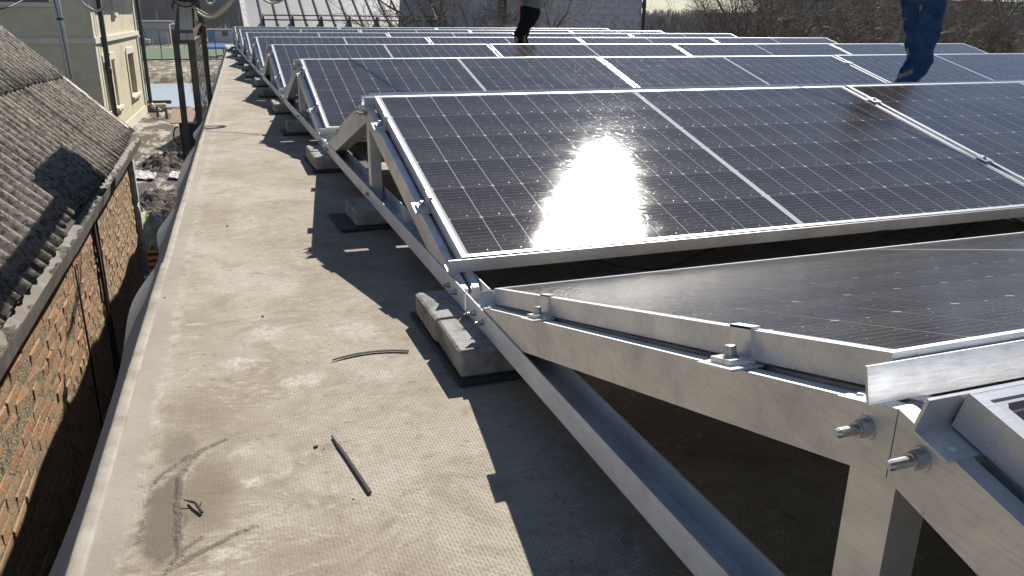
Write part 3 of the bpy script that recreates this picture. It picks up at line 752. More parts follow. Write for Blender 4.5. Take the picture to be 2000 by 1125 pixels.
# lamp pole before the house
M['galv'] = noisy('galvanised_pole', (.42, .43, .45), (.52, .53, .55), 10, .5, .1, .003, .6)
pb, ptp = atY(141, 186, 18*K-1), atY(111, 0, 18*K-1)
pole = thing('utility_pole', (pb.x, pb.y, ZG), 'tall pale grey steel pole in front of the cream house', 'pole')
b = MB(); b.tube([(0, 0, -.1), (0, 0, 4.0), (.0, 0, 8.2)], [.092, .078, .066], 14); b.build('shaft', M['galv'], pole, True)
b = MB(); zc = atY(116, 37, pb.y).z-ZG; b.tube([(0, 0, zc-.03), (0, 0, zc+.03)], .086, 14); b.build('band', M['pipe_dark'], pole)
b = MB(); b.tube([(-.06, -.06, zc+.5), (-.02, -.09, zc+.1), (.02, -.09, zc-.6), (.05, -.08, zc-1.6)], .010, 5); b.build('cable', M['cable_dark'], pole, True)
b = MB(); b.tube([(0, -.05, 7.9), (0, -.9, 8.3), (0, -1.3, 8.3)], .03, 8); b.cbox(-.1, .1, -1.9, -1.25, 8.24, 8.36, .03); b.build('lamp_arm', M['galv'], pole)
pv = atY(147, 172, 15)
b = MB(); b.tube([atY(0, 18, 9.0), atY(22, 12, 9.2), atY(45, 0, 9.6), atY(60, -12, 10)], .008, 5); tag(b.build('overhead_wire', M['cable_dark'], None, True), 'thin dark wire crossing the upper left corner', 'wire')
# lumpy wrapped cable sagging before the house corner
b = MB(); pts = [(150, -22), (156, 0), (166, 10), (178, 18), (186, 22), (194, 21), (202, 15), (208, 5), (213, -10), (222, -40)]
b.tube([atY(x, y, 14) for x, y in pts], [.016+.007*(i % 2) for i in range(len(pts))], 7); tag(b.build('sagging_cable', M['cable'], None, True), 'pale lumpy cable sagging across the house corner', 'cable')
# ================================================================== steel mast, cables
M['rust'] = noisy('rusty_steel', (.085, .08, .078), (.15, .14, .132), 18, .75, .4, .004, .2, sc2=9, c=(.10, .055, .035))
M['rust_orange'] = noisy('orange_rust', (.22, .14, .095), (.33, .225, .155), 14, .8, .4, .004, .1, sc2=30, c=(.16, .08, .04))
MY = 4.2
mast = thing('steel_mast', (-.70, MY+.15, ZG), 'rusty four-legged steel mast beside the roof kerb', 'mast')
def ms(b, name, mat, parent=None, smooth=False):
    o = b.build(name, mat, parent or mast, smooth)
    if parent is None: o.location = (.70, -MY-.15, -ZG)
    return o
def angle_leg(p0, p1, wd, sx, sy, nm='leg', mat=None):
    p0, p1 = Vector(p0), Vector(p1); b = MB(); tk = .006
    poly = [(0, 0), (wd*sx, 0), (wd*sx, tk*sy), (tk*sx, tk*sy), (tk*sx, wd*sy), (0, wd*sy)]
    b.prism(poly, 0, 1, lambda t, p, q: p0.lerp(p1, t)+Vector((p, q, 0))); return ms(b, nm, mat or M['rust'])
xl_t, xl_b = -.825, -.845; xr_t, xr_b = -.655, -.650
angle_leg((xl_b-.02, MY, ZG), (xl_t, MY, .60), .052, 1, 1)
angle_leg((xr_b-.03, MY, ZG), (xr_t, MY, .53), .052, -1, 1)
q = atY(394, 200, MY+.30); angle_leg((q.x-.02, MY+.30, ZG), (q.x, MY+.30, .62), .045, -1, -1)
q2 = atY(405, 90, MY+.34); angle_leg((q2.x-.03, MY+.34, ZG), (q2.x, MY+.34, .64), .045, -1, -1)
b = MB(); b.box(xl_t, xr_t+.004, MY-.006, MY-.001, .49, .60); b.box(xl_t, xr_t, MY+.0, MY+.05, .485, .491); ms(b, 'cross_beam', M['rust'])
pa, pb_ = Vector((xr_t-.02, MY+.01, .515)), Vector((q2.x-.01, MY+.33, .60))
b = MB(); b.prism([(0, 0), (0, .075), (.004, .075), (.004, .004), (.03, .004), (.03, 0)], 0, 1, lambda t, p, r: pa.lerp(pb_, t)+Vector((p, 0, r))); ms(b, 'side_beam', M['rust_orange'])
# narrowing head of four flats up to the cable drum
for (x0, y0, x1, y1, wd) in ((xl_t+.005, MY-.008, -.755, MY+.02, .05), (-.765, MY-.012, -.74, MY+.02, .055), (-.705, MY-.012, -.69, MY+.02, .05), (q.x-.04, MY+.29, -.665, MY+.22, .05), (q2.x-.04, MY+.33, -.625, MY+.22, .045)):
    b = MB(); z0, z1 = (.52, .80) if y0 < MY+.1 else (.58, .86)
    b.add([(x0, y0, z0), (x0+wd, y0, z0), (x1+wd*.9, y1, z1), (x1, y1, z1), (x0, y0+.006, z0), (x0+wd, y0+.006, z0), (x1+wd*.9, y1+.006, z1), (x1, y1+.006, z1)], [(0,1,2,3), (7,6,5,4), (0,4,5,1), (1,5,6,2), (2,6,7,3), (3,7,4,0)])
    ms(b, 'head_flat', M['galv'] if x0 > -.8 and y0 < MY+.1 else M['rust'])
b = MB(); 
for k in range(5): b.tube([(-.63+.012*k-.02, MY+.31, .9), (-.628+.012*k-.02, MY+.31, .3), (-.62+.014*k-.03, MY+.32, -.6), (-.62+.012*k, MY+.31, -1.6)], .0045, 5)
ms(b, 'riser_cables', M['cable'], None, True)
b = MB(); b.tube([(q2.x-.02, MY+.33, .61), (q2.x-.02, MY+.20, .61)], .028, 12); ms(b, 'insulator', M['rust'], None, True)
# horizontal drum carried on the head, a bundle of cables leaving it toward the viewer
b = MB(); yc = 4.02
b.tube([(-.675, yc-.62, 1.02), (-.675, yc-.60, 1.02), (-.675, yc+.60, 1.02), (-.675, yc+.62, 1.02)], [.13, .19, .19, .13], 20)
b.tube([(-.675, yc-.3, 1.02), (-.675, yc-.27, 1.02)], .20, 20); b.tube([(-.675, yc+.27, 1.02), (-.675, yc+.3, 1.02)], .20, 20)
dr = tag(b.build('transformer_drum', M['cable_dark'], None, True), 'dark round drum on the mast head at the top edge', 'drum')
def cable(name, pts, r, mat, lab, sides=6, grp='cables hanging from the mast'):
    P_ = [Vector(p) for p in pts]; path = []
    for i in range(len(P_)-1):
        p0, p1, p2, p3 = P_[max(i-1, 0)], P_[i], P_[i+1], P_[min(i+2, len(P_)-1)]
        for k in range(8):
            t = k/8; path.append(.5*((2*p1)+(-p0+p2)*t+(2*p0-5*p1+4*p2-p3)*t*t+(-p0+3*p1-3*p2+p3)*t**3))
    path.append(P_[-1]); b = MB(); b.tube(path, r, sides); return tag(b.build(name, mat, None, True), lab, 'cable', grp)
cable('power_cable', [(-.665, 3.5, .98), (-.655, 2.4, .96), (-.645, 1.3, .97), (-.63, .3, 1.0), (-.62, -1.5, 1.12), (-.6, -4, 1.5)], .055, M['cable_dark'], 'thick dark cable leaving the drum above the picture')
labs = ['beige cable of the drooping bundle, lowest of the three loops', 'beige cable of the drooping bundle, middle of the three loops', 'beige cable of the drooping bundle, uppermost of the three loops']
for k, (dy, dz) in enumerate(((0, 0), (.05, .022), (-.04, .040))):
    cable('loop_cable', [(-.70+.0*k, 3.95+dy, .86), atY(376+k*3, 12+2*k, 3.85+dy), atY(390+k, 27-k*2.5, 3.8+dy), atY(408, 35-k*2.6, 3.75+dy), atY(425-k, 31-k*3, 3.7+dy), atY(443-k*2, 15-k*2, 3.6+dy), atY(462-k*2, -8, 3.5+dy), atY(480, -40, 3.4+dy)], .0085, M['cable'], labs[k])
cable('loop_cable', [atY(398, -12, 3.7), atY(404, 3, 3.7), atY(411, 7, 3.72), atY(418, 3, 3.74), atY(417, -4, 3.74), atY(408, -14, 3.74)], .008, M['white_cable'], 'bright white cable loop at the top edge beside the mast')
cable('loop_cable', [(-.78, 3.75, .86), atY(342, 4, 3.8), atY(352, 11, 3.75), atY(366, 13, 3.72), atY(380, 7, 3.75), (-.60, 3.8, .86)], .006, M['cable_dark'], 'thin black cable looped under the dark drum')
cable('loop_cable', [(-.80, 3.9, .9), atY(339, 2, 4.0), atY(337, 10, 4.0), atY(336.5, 18, 4.0)], .008, M['cable_dark'], 'short black cable end dangling left of the mast')
# coil of cable hanging over the panels from a messenger wire
cc = atY(537, -12, 3.25)
coil = thing('cable_coil', (cc.x, cc.y, cc.z), 'beige coil of cable hanging at the top edge above the panels', 'cable coil')
for k in range(6):
    b = MB(); rx, rz = .105-.008*k+random.uniform(-.006, .006), .165-.014*k+random.uniform(-.008, .008); ph = random.uniform(-.05, .05)
    b.tube([(rx*sin(a)+.006*k-.02, .012*(k-3)+.01*sin(a*2+k), -rz*cos(a)*.62+.03) for a in [2*pi*i/28+ph for i in range(29)]], .0075, 6, caps=False); b.build('turn', M['cable'], coil, True)
b = MB(); b.tube([(-.02, -.03, .12), (-.01, 0, .19), (0, .03, .12)], .006, 6); b.build('tie', M['black'], coil)
cable('messenger_wire', [(-.675, 4.02, 1.17), (-.2, 3.4, 1.04), (cc.x-.01, cc.y, cc.z+.19), (.7, 2.6, 1.12), (3.2, .2, 2.0)], .006, M['cable_dark'], 'dark wire above the picture that carries the coil')

# ================================================================== the yard between the buildings
M['green_paint'] = noisy('dark_green_paint', (.012, .028, .024), (.02, .042, .036), 8, .6, .2, .004)
M['tarp'] = noisy('pale_green_cloth', (.30, .33, .22), (.40, .42, .29), 3, .9, .4, .01)
M['film'] = noisy('white_film', (.40, .385, .35), (.60, .585, .55), 12, .5, .6, .02)
M['timber'] = noisy('yellow_timber', (.30, .17, .075), (.42, .26, .12), 9, .8, .2, .004, vec=(1, 9, 9))
M['soil'] = noisy('dark_soil', (.035, .028, .022), (.15, .12, .09), 5, .95, 1.0, .08, lo=.42, hi=.60)
M['sand'] = noisy('pale_sand', (.28, .235, .165), (.46, .40, .295), 6, .95, .8, .03)
KY = 12.0
ka, kb, kc = atY(349, 242, KY), atY(390, 250, KY), atY(352, 222, KY+1.3)
kio = thing('green_kiosk', (ka.x+.3, KY+.6, ZG), 'dark green metal kiosk behind the mast legs', 'kiosk')
x0, x1, zt = ka.x, ka.x+.72, ka.z
b = MB(); b.cbox(x0, x1, KY, KY+1.25, ZG, zt, .01); o = b.build('body', M['green_paint'], kio); o.location = (-ka.x-.3, -KY-.6, -ZG)
b = MB(); b.prism([(KY-.12, zt+.02), (KY+1.4, zt+.10), (KY+1.4, zt+.115), (KY-.12, zt+.035)], x0-.14, x1+.1, lambda t, p, q: Vector((t, p, q))); o = b.build('roof_sheet', M['rust_orange'], kio); o.location = (-ka.x-.3, -KY-.6, -ZG)
b = MB(); b.box(x0+.12, x1+.05, KY-.135, KY-.118, zt+.012, zt+.05); o = b.build('roof_trim', M['verge'], kio); o.location = (-ka.x-.3, -KY-.6, -ZG)
b = MB(); b.tube([(x0-.02+.09*cos(a)*(-1), KY+.1, zt-.22+.16*sin(a)) for a in [pi*.5-pi*i/12 for i in range(13)]][::1], .013, 6); o = b.build('handle', M['black'], kio, True); o.location = (-ka.x-.3, -KY-.6, -ZG)
def mound(name, cx, cy, rx, ry, h, mat, lab, cat, seed, rough=.25, n=48):
    b = MB()
    def fn(a, c):
        u, v = a*2-1, c*2-1; d = sqrt(u*u+v*v); k = max(0, 1-d*d)**1.2
        x, y = cx+u*rx, cy+v*ry
        z = ground_z(x, y) - .06 + h*k*(1+.4*nz(x*1.3+seed, y*1.3)) + rough*h*k**.5*(nz(x*4+seed, y*4)+.6*nz(x*11, y*11, seed))
        return (x, y, z)
    b.grid(n, n, fn); return tag(b.build(name, mat, None, True), lab, cat)
p = atZ(303, 385, ZG+.35); mound('soil_heap', p.x, p.y, 1.3, 2.4, .40, M['soil'], 'heap of dark clumpy soil between shed and roof', 'soil heap', 3, .45, 70)
p = atZ(318, 322, ZG); mound('rubble_heap', p.x+.2, p.y, 1.0, 1.6, .32, M['soil'], 'low rubble heap beside the green kiosk', 'rubble heap', 8, .6, 50)
def film(name, pts, mat, lab, cat, seed, amp=.06):
    "crumpled sheet over four corner points"
    A, B, C, D = [Vector(q) for q in pts]; b = MB()
    def fn(u, v):
        q = (A.lerp(B, u)).lerp(D.lerp(C, u), v)
        return q + Vector((.4*amp*nz(u*4+seed, v*4), .4*amp*nz(u*4, v*4+seed, 2), amp*(nz(u*5+seed, v*5)+.5*nz(u*13, v*13, seed))))
    b.grid(26, 26, fn)
    o = tag(b.build(name, mat, None, True), lab, cat); sm = o.modifiers.new('thickness', 'SOLIDIFY'); sm.thickness = .004
    return o
zz = ZG+.05
film('plastic_film', [atZ(245, 348, zz), atZ(300, 350, zz), atZ(306, 338, zz), atZ(250, 328, zz)], M['film'], 'crumpled white plastic film before the soil heap', 'plastic film', 1, .05)
film('plastic_film', [atZ(328, 347, zz), atZ(356, 349, zz), atZ(356, 335, zz), atZ(336, 334, zz)], M['film'], 'small crumpled white film beside the kiosk foot', 'plastic film', 5, .05)
zz = ZG+.5
film('cloth_tarp', [atY(250, 478, 7.5), atY(325, 488, 7.6), atY(335, 462, 8.1), atY(258, 384, 8.6)], M['tarp'], 'pale green cloth tarp draped over the timber stack', 'tarp', 2, .10)
film('plastic_film', [atY(296, 428, 11.4), atY(345, 442, 11.4), atY(352, 422, 12.2), atY(300, 420, 12.0)], M['film'], 'grey white film strip beyond the green tarp', 'plastic film', 9, .08)
pl0 = atY(292, 520, 7.6)
ts = thing('timber_stack', (pl0.x, 7.6, ZG), 'stack of yellow timber planks in the gap under the tarp', 'timber stack')
zc = ZG
k = 0
while zc < atY(292, 490, 7.6).z:
    b = MB(); j = random.uniform(-.05, .05); b.cbox(-1.0+j, 1.3+j, -.10+random.uniform(-.03, .03), .5, 0, .045, .004, .002); o = b.build('plank', M['timber'], ts); o.location = (0, 0, zc-ZG); zc += .085; k += 1
    b = MB(); b.box(-.8, -.7, .0, .45, 0, .036); o = b.build('spacer', M['timber'], ts); o.location = (.3*(k % 3), 0, zc-ZG-.038)
# boards and blocks at the foot of the house
p = atZ(302, 212, ZG+.1)
b = MB(); b.cbox(-.5, .5, -.3, .3, 0, .35, .02, .02); o = tag(b.build('concrete_block', M['sand']), 'pale concrete block by the house downpipe', 'concrete block'); o.location = (p.x, p.y, ZG-.05)
b = MB(); b.cbox(-.8, .8, -.1, .1, 0, .16, .01); o = tag(b.build('wooden_beam', M['bark']), 'dark wooden beam lying behind the downpipe', 'beam'); pp = atZ(297, 206, ZG+.15); o.location = (pp.x, pp.y+1.2, ZG+.1)
pa_, pb2 = atZ(305, 217, ZG+.25), atZ(345, 226, ZG+.2)
bn = thing('plank_barrier', (pa_.x, pa_.y, ZG), 'grey plank resting on short posts at the pond bank', 'barrier')
b = MB(); d = pb2-pa_; b.prism([(0, 0), (.12, 0), (.12, .05), (0, .05)], 0, 1, lambda t, p_, q_: Vector((d.x*t, d.y*t+p_, .42+q_))); b.build('plank', M['old_metal'], bn)
for t_ in (.05, .5, .95):
    b = MB(); b.box(-.05, .05, .02, .1, -.1, .42); o = b.build('post', M['old_metal'], bn); o.location = (d.x*t_, d.y*t_, 0)

# ================================================================== beyond the pond
M['far_grey'] = noisy('grey_cladding', (.36, .34, .335), (.42, .40, .39), 1, .9, 0)
M['far_roof'] = noisy('dark_roofing', (.05, .048, .046), (.07, .066, .062), 1, .9, 0)
M['far_beige'] = noisy('beige_cladding', (.40, .38, .32), (.46, .43, .36), 1, .9, 0)
M['far_white'] = noisy('white_cladding', (.42, .45, .48), (.50, .52, .55), 1, .8, 0)
M['blue'] = noisy('blue_sheet', (.03, .17, .42), (.05, .22, .50), 2, .6, .1, .01)
M['cream_sheet'] = noisy('cream_canopy', (.58, .55, .44), (.65, .62, .50), 2, .7, .1, .01)
M['post_grey'] = noisy('fence_post', (.08, .09, .085), (.12, .13, .12), 5, .7, 0)
Yh = 95*K
def fbox(name, x0, x1, y0, y1, z1, mat, lab, cat, parts=()):
    t = thing(name, ((x0+x1)/2, y0, ZG), lab, cat); b = MB(); w_ = (x1-x0)/2
    b.box(-w_, w_, 0, y1-y0, -.2, z1-ZG); b.build('walls', mat, t)
    b = MB(); b.box(-w_-.15, w_+.15, -.15, y1-y0+.1, z1-ZG+.002, z1-ZG+.12); b.build('roof', M['far_roof'], t)
    for (a0, a1, q0, q1, mm) in parts:
        b = MB(); b.box(-w_+a0, -w_+a1, -.03, -.002, q0, q1); b.build('window', mm, t)
    return t
ha, hc = atY(255, 43, Yh), atY(330, 44, Yh)
fbox('sports_hall', ha.x-6, hc.x, Yh, Yh+20, hc.z, M['far_grey'], 'long grey hall beyond the green field', 'hall')
ha, hc = atY(331, 50, Yh+4), atY(347, 50, Yh+4)
fbox('annex_building', ha.x, hc.x+2.5, Yh+4, Yh+14, hc.z, M['far_beige'], 'beige annex right of the grey hall', 'building', ((.5, 1.6, .2, 2.1, M['cream_trim']),))
ha, hc = atY(413, 60, Yh+2), atY(452, 60, Yh+2)
fbox('blue_white_building', ha.x-.6, hc.x+.8, Yh+2, Yh+12, hc.z, M['far_white'], 'pale blue and white building beyond the canopies', 'building', ((.05, .85, .3, 1.7, M['blue']), (2.0, 2.8, 1.0, 1.7, M['glass_dark']), (3.9, 4.6, .3, 1.7, M['blue'])))
def canopy(px0, px1, pyt, pyb, Y, mat, lab):
    a, c = atY(px0, pyb, Y), atY(px1, pyb, Y); tp = atY((px0+px1)/2, pyt, Y).z-a.z; t = thing('canopy', ((a.x+c.x)/2, Y, ZG), lab, 'canopy', 'canopies beside the pond'); w_ = (c.x-a.x)/2; ze = a.z-ZG
    b = MB(); n = 14; dp = 3.
    b.prism([(dp/2+dp/2*cos(q), tp*sin(q)) for q in [pi*i/n for i in range(n+1)]] + [(dp/2+dp/2*.97*cos(q), tp*.93*sin(q)) for q in [pi-pi*i/n for i in range(n+1)]], -w_, w_, lambda t_, p_, q_: Vector((t_, p_, ze+q_))); b.build('cover', mat, t, False)
    for x in (-w_*.97, w_*.97):
        for y in (.1, dp-.1):
            b = MB(); b.tube([(x, y, -.1), (x, y, ze+.02)], .04, 6); b.build('post', M['post_grey'], t)
    return t
Yc = 64*K
canopy(405, 441, 86, 96, Yc, M['blue'], 'blue arched canopy on posts beyond the pond')
canopy(436, 470, 87, 95, Yc+2.5, M['cream_sheet'], 'cream arched canopy right of the blue one')
canopy(391, 406, 88, 96, Yc+2.5, M['cream_sheet'], 'small cream arched canopy left of the blue one')
# tall mesh fence of the pitch
Yf = 61.5*K
fn_ = thing('pitch_fence', (atY(317, 118, Yf).x, Yf, ZG), 'tall mesh fence with thin posts along the green pitch', 'fence')
zt = atY(317, 58, Yf).z-ZG
for k in range(-4, 6):
    b = MB(); b.tube([(k*2.35*K*.78, 0, -.2), (k*2.35*K*.78, 0, zt)], .045, 6); b.build('post', M['post_grey'], fn_)
for z in (zt-.02, zt*.52, .12):
    b = MB(); b.tube([(-9.6, 0, z), (11.8, 0, z)], .022, 5); b.build('rail', M['post_grey'], fn_)
b = MB()
for k in range(150): x = -9.6+k*.1427; b.tube([(x, 0, .12), (x, 0, zt-.02)], .0028, 3, False)
for k in range(22): z = .12+k*(zt-.14)/21; b.tube([(-9.6, 0, z), (11.8, 0, z)], .0028, 3, False)
tag(b.build('mesh', M['post_grey'], fn_), kind='stuff')
Yg = 84*K
st = thing('bleachers', (atY(322, 95, Yg).x, Yg, ZG), 'grey metal stands at the far side of the pitch', 'stands')
for k in range(10):
    for z0 in (.0,):
        b = MB(); b.tube([(-4+k*.9, 0, -.1), (-4+k*.9, .0, 1.5+.2*(k % 3))], .05, 5); b.build('post', M['far_white'] if k % 2 else M['post_grey'], st)
for z in (.25, .75, 1.2, 1.5):
    b = MB(); b.box(-4.2, 4.4, -.05, .02, z, z+.07); b.build('rail', M['far_white'], st)
M['conifer'] = noisy('conifer_needles', (.018, .035, .02), (.035, .06, .03), 3, .9, .5, .05)
pc = atY(284, 88, Yh-4)
cn = thing('conifer_tree', (pc.x, pc.y, ZG), 'small dark green conifer before the grey hall', 'tree')
b = MB(); b.tube([(0, 0, -.2), (0, 0, 2.6)], [.12, .02], 6); b.build('trunk', M['bark'], cn)
b = MB(); rc = random.Random(5); hc_ = atY(284, 62, Yh-4).z-ZG
for k in range(900):
    z = rc.uniform(.15, 1)**.8*hc_; r = (1-z/hc_)*1.0+.05; a = rc.uniform(0, 2*pi); rr = r*rc.uniform(.3, 1); c_ = Vector((rr*cos(a), rr*sin(a), z)); d_ = Vector((cos(a), sin(a), -.4))*.22; s_ = Vector((-sin(a), cos(a), rc.uniform(-.3, .3)))*.06
    b.add([c_-s_, c_+s_, c_+d_], [(0, 1, 2)])
b.build('crown', M['conifer'], cn, False, False)
pcar = atY(262, 90, Yh-6)
car = thing('parked_car', (pcar.x, Yh-6, ZG), 'tiny white car parked before the grey hall', 'car')
b = MB(); b.prism([(-2, .3), (2, .3), (2.05, .75), (1.2, .9), (.5, 1.4), (-1.3, 1.42), (-1.95, .9), (-2.05, .6)], -.8, .8, lambda t_, p_, q_: Vector((p_, t_, q_))); b.build('body', M['film'], car)
b = MB(); b.prism([(1.0, .93), (.45, 1.34), (-1.2, 1.36), (-1.7, .93)], -.81, .81, lambda t_, p_, q_: Vector((p_, t_, q_))); b.build('windows', M['glass_dark'], car)
for x in (-1.25, 1.25):
    for y in (-.78, .62):
        b = MB(); b.tube([(x, y, .32), (x, y+.18, .32)], .32, 12); b.build('wheel', M['black'], car)
# ================================================================== metal-roofed house and block gable behind the array
M['metal_roof'] = noisy('light_metal_roof', (.36, .355, .34), (.40, .395, .38), 2, .45, .1, .004, .0, sc2=.7, c=(.33, .325, .31))
M['seam'] = noisy('black_seam', (.012, .012, .013), (.02, .02, .022), 5, .5, 0)
M['block'] = noisy('grey_block', (.56, .545, .56), (.64, .63, .64), 7, .95, .5, .01, sc2=2, c=(.50, .485, .50))
M['block_joint'] = noisy('block_mortar', (.42, .41, .415), (.48, .47, .47), 12, .95, .5, .01)
RA = radians(24); YE = 27.0; ze = .12
mh = thing('metal_roof_house', (1.0, YE, ZG), 'house with light standing-seam metal roof behind the last panel row', 'house')
xl, xr_, sl = .86, 15.5, 3.75
def MR(x, v, ww): return Vector((x-1.0, v*cos(RA)-ww*sin(RA), ze-ZG+v*sin(RA)+ww*cos(RA)))
def MRb(b, x0, x1, v0, v1, w0, w1): b.box(x0, x1, v0, v1, w0, w1, MR)
npan = int((xr_-xl)/.505)
for k in range(npan):
    b = MB(); MRb(b, xl+k*.505, xl+(k+1)*.505-.004, 0, sl, -.03, 0); b.build('roof_panel', M['metal_roof'], mh)
    if k:
        b = MB(); MRb(b, xl+k*.505-.022, xl+k*.505+.022, -.01, sl, .001, .05); b.build('seam', M['seam'], mh)
b = MB(); MRb(b, xl-.16, xl-.002, -.05, sl, -.14, .06); b.build('verge_trim', M['verge'], mh)
for v in (.62, .80):
    b = MB(); b.tube([MR(xl+.5, v, .14+.09*(v > .7)), MR(xr_-.5, v, .14+.09*(v > .7))], .022, 8); b.build('snow_guard_bar', M['seam'], mh)
for k in range(1, npan, 2):
    b = MB(); x = xl+k*.505+.02
    b.add([MR(x-.03, .25, .03), MR(x+.03, .25, .03), MR(x+.03, .86, .03), MR(x-.03, .86, .03), MR(x-.02, .60, .28), MR(x+.02, .60, .28), MR(x+.02, .80, .28), MR(x-.02, .80, .28)], [(0,1,5,4), (1,2,6,5), (2,3,7,6), (3,0,4,7), (4,5,6,7), (0,3,2,1)]); b.build('snow_guard_bracket', M['seam'], mh)
b = MB(); b.box(xl-1.0+.1, xr_-1.0, .4, 12, -.2, ze-ZG-.05); b.build('walls', M['render_wall'], mh)
b = MB(); b.prism([(0, 0), (sl*cos(RA), sl*sin(RA)), (2*sl*cos(RA), 0)], xl-1+.05, xl-1+.15, lambda t_, p_, q_: Vector((t_, p_, ze-ZG-.06+q_))); b.build('gable_wall', M['render_wall'], mh)
b = MB(); b.prism([(sl*cos(RA), sl*sin(RA)), (2*sl*cos(RA), 0), (2*sl*cos(RA), -.05), (sl*cos(RA), sl*sin(RA)-.05)], xl-1-.1, xr_-1, lambda t_, p_, q_: Vector((t_, p_, ze-ZG+q_))); b.build('back_slope', M['metal_roof'], mh)
# block-built gable
GY = 26.2
ga, gb = atY(892, 50, GY).x, atY(1252, 50, GY).x
gh = thing('block_house', (ga, GY, ZG), 'building with bare grey block wall right of the metal roof', 'building')
HT_ = 3.2-ZG
b = MB(); wx0, wx1 = atY(972, 30, GY).x-ga, atY(991, 30, GY).x-ga; wz0 = atY(980, 46, GY).z-ZG
wd = gb-ga
b.box(0.01, wx0, .012, .3, -.2, HT_); b.box(wx1, wd-.01, .012, .3, -.2, HT_); b.box(wx0, wx1, .012, .3, -.2, wz0); b.box(wx0, wx1, .012, .3, wz0+1.9, HT_); b.build('wall', M['block_joint'], gh)
b = MB(); b.box(.01, wd, .3, 9.5, -.2, HT_); b.build('rear_walls', M['block'], gh)
b = MB(); b.box(-.05, wd+.05, -.08, 9.6, HT_+.003, HT_+.14); b.build('roof_slab', M['far_grey'], gh)
b = MB(); b.box(wx0, wx1, .2, .26, wz0, wz0+1.9); wo = b.build('window', M['glass_dark'], gh)
b = MB(); b.box(wx0-.05, wx1+.05, -.04, .2, wz0-.06, wz0-.003); b.build('sill', M['block'], wo)
rg = random.Random(9); BW, BHh = .60, .25
BL = []
for k in range(4):
    q = MB(); q.cbox(0, BW-.014, 0, .02, 0, BHh-.012, .004, .002, rg); BL.append(q.mesh('block', M['block']))
half = MB(); half.cbox(0, BW/2-.014, 0, .02, 0, BHh-.012, .004, .002, rg); HBm = half.mesh('block', M['block'])
z = atY(1000, 62, GY).z-ZG-.1; row = 0
while z < HT_-.3 and z < atY(1000, -22, GY).z-ZG:
    x = -(BW/2 if row % 2 else 0)
    while x < wd-.3:
        if not (x+BW > wx0 and x < wx1 and z+BHh > wz0) and x >= -.01:
            o = link('block', rg.choice(BL), gh, (x, rg.uniform(-.012, .0), z))
        elif x < 0: link('block', HBm, gh, (0, 0, z))
        x += BW
    z += BHh; row += 1
for (px, py, ph) in ((1179, 33, 9), (1203, 34, 9), (1171, 43, 10), (1196, 42, 11), (1219, 44, 10), (1235, 43, 9), (1201, 52, 9), (1178, 53, 8), (1226, 53, 8)):
    a = atY(px, py, GY); b = MB(); s_ = .055; hz = ph*.5*30/1562
    b.box(a.x-ga-s_, a.x-ga+s_, -.026, -.0125, a.z-ZG-hz, a.z-ZG+hz); b.build('vent_gap', M['block_joint'], gh)
b = MB(); b.tube([(wd+.06, -.06, -.1), (wd+.06, -.06, HT_)], .07, 8); b.build('downpipe', M['seam'], gh)

# ================================================================== bare trees
M['bark_grey'] = noisy('grey_bark', (.09, .075, .058), (.22, .185, .145), 9, .9, .6, .02)
M['twig'] = noisy('brown_twigs_painted_sun', (.045, .035, .027), (.27, .22, .165), 7, .9, 0, lo=.50, hi=.72)  # pale patches paint a few sunlit stems among dark, shaded ones
M['twig_painted_lit'] = noisy('twigs_painted_sunlit', (.10, .08, .06), (.36, .295, .22), 5, .85, 0, lo=.42, hi=.62)  # lighter twig copy for tree crowns, sunlight painted into its colour
M['twig_far'] = noisy('far_twigs', (.10, .085, .072), (.15, .128, .11), 1, .95, 0)
def bare_tree(base, h, seed, lab, lean=(0, 0), r=.13, low=.12, levels=4, spread=1.0, grp='bare trees behind the panels', dense=1.0, nsplit=3):
    rt = random.Random(seed); tr = MB(); tw = MB()
    t = thing('bare_tree', base, lab, 'tree', grp)
    def branch(p, d, ln, rad, lev):
        n = 5 if lev < 2 else 4; pts = [p.copy()]; q = p.copy(); dd = d.copy()
        for i in range(n):
            dd = (dd + Vector((rt.gauss(0, .17), rt.gauss(0, .17), rt.gauss(.03, .13)))*(1.0 if lev else .55)).normalized(); q = q + dd*(ln/n); pts.append(q.copy())
        rr = [max(.0035, rad*(1-.62*i/n)) for i in range(n+1)]
        (tr if lev < 2 else tw).tube(pts, rr, 7 if lev < 1 else (5 if lev < 2 else 3), lev < 1)
        if lev >= levels: return
        m_ = int((nsplit+2+rt.randrange(2))*(dense if lev > 0 else 1))
        for k in range(m_):
            f_ = rt.uniform(low if lev == 0 else .2, 1.0); i = min(n-1, int(f_*n)); pp = pts[i].lerp(pts[i+1], f_*n-i)
            a = rt.uniform(0, 2*pi); side = dd.orthogonal().normalized(); side.rotate(Matrix.Rotation(a, 3, dd))
            nd = (pts[i+1]-pts[i]).normalized()*rt.uniform(.35, .9) + side*rt.uniform(.5, 1.1)*spread + Vector((0, 0, .18))
            branch(pp, nd.normalized(), ln*rt.uniform(.42, .68), rr[i]*rt.uniform(.42, .62), lev+1)
        branch(pts[-1], dd, ln*.55, rr[-1]*.9, lev+1)
    branch(Vector((0, 0, -.1)), Vector((lean[0], lean[1], 1)).normalized(), h*.5, r, 0)
    tr.build('trunk', M['bark_grey'], t, True, False); tw.build('crown', M['twig_painted_lit'], t, False, False)
    return t
def stand(px, Y): q = atY(px, 60, Y); return (q.x, Y, ground_z(q.x, Y))
bare_tree(stand(912, 21.5), 7.5, 11, 'bare tree with leaning trunk before the dark blue roof end', (-.10, 0), .26, .3, 4, 1.1)
bare_tree(stand(1052, 22.0), 7.5, 12, 'bare tree with forked trunk right of the person in dark trousers', (.16, 0), .22, .3, 4, 1.1)
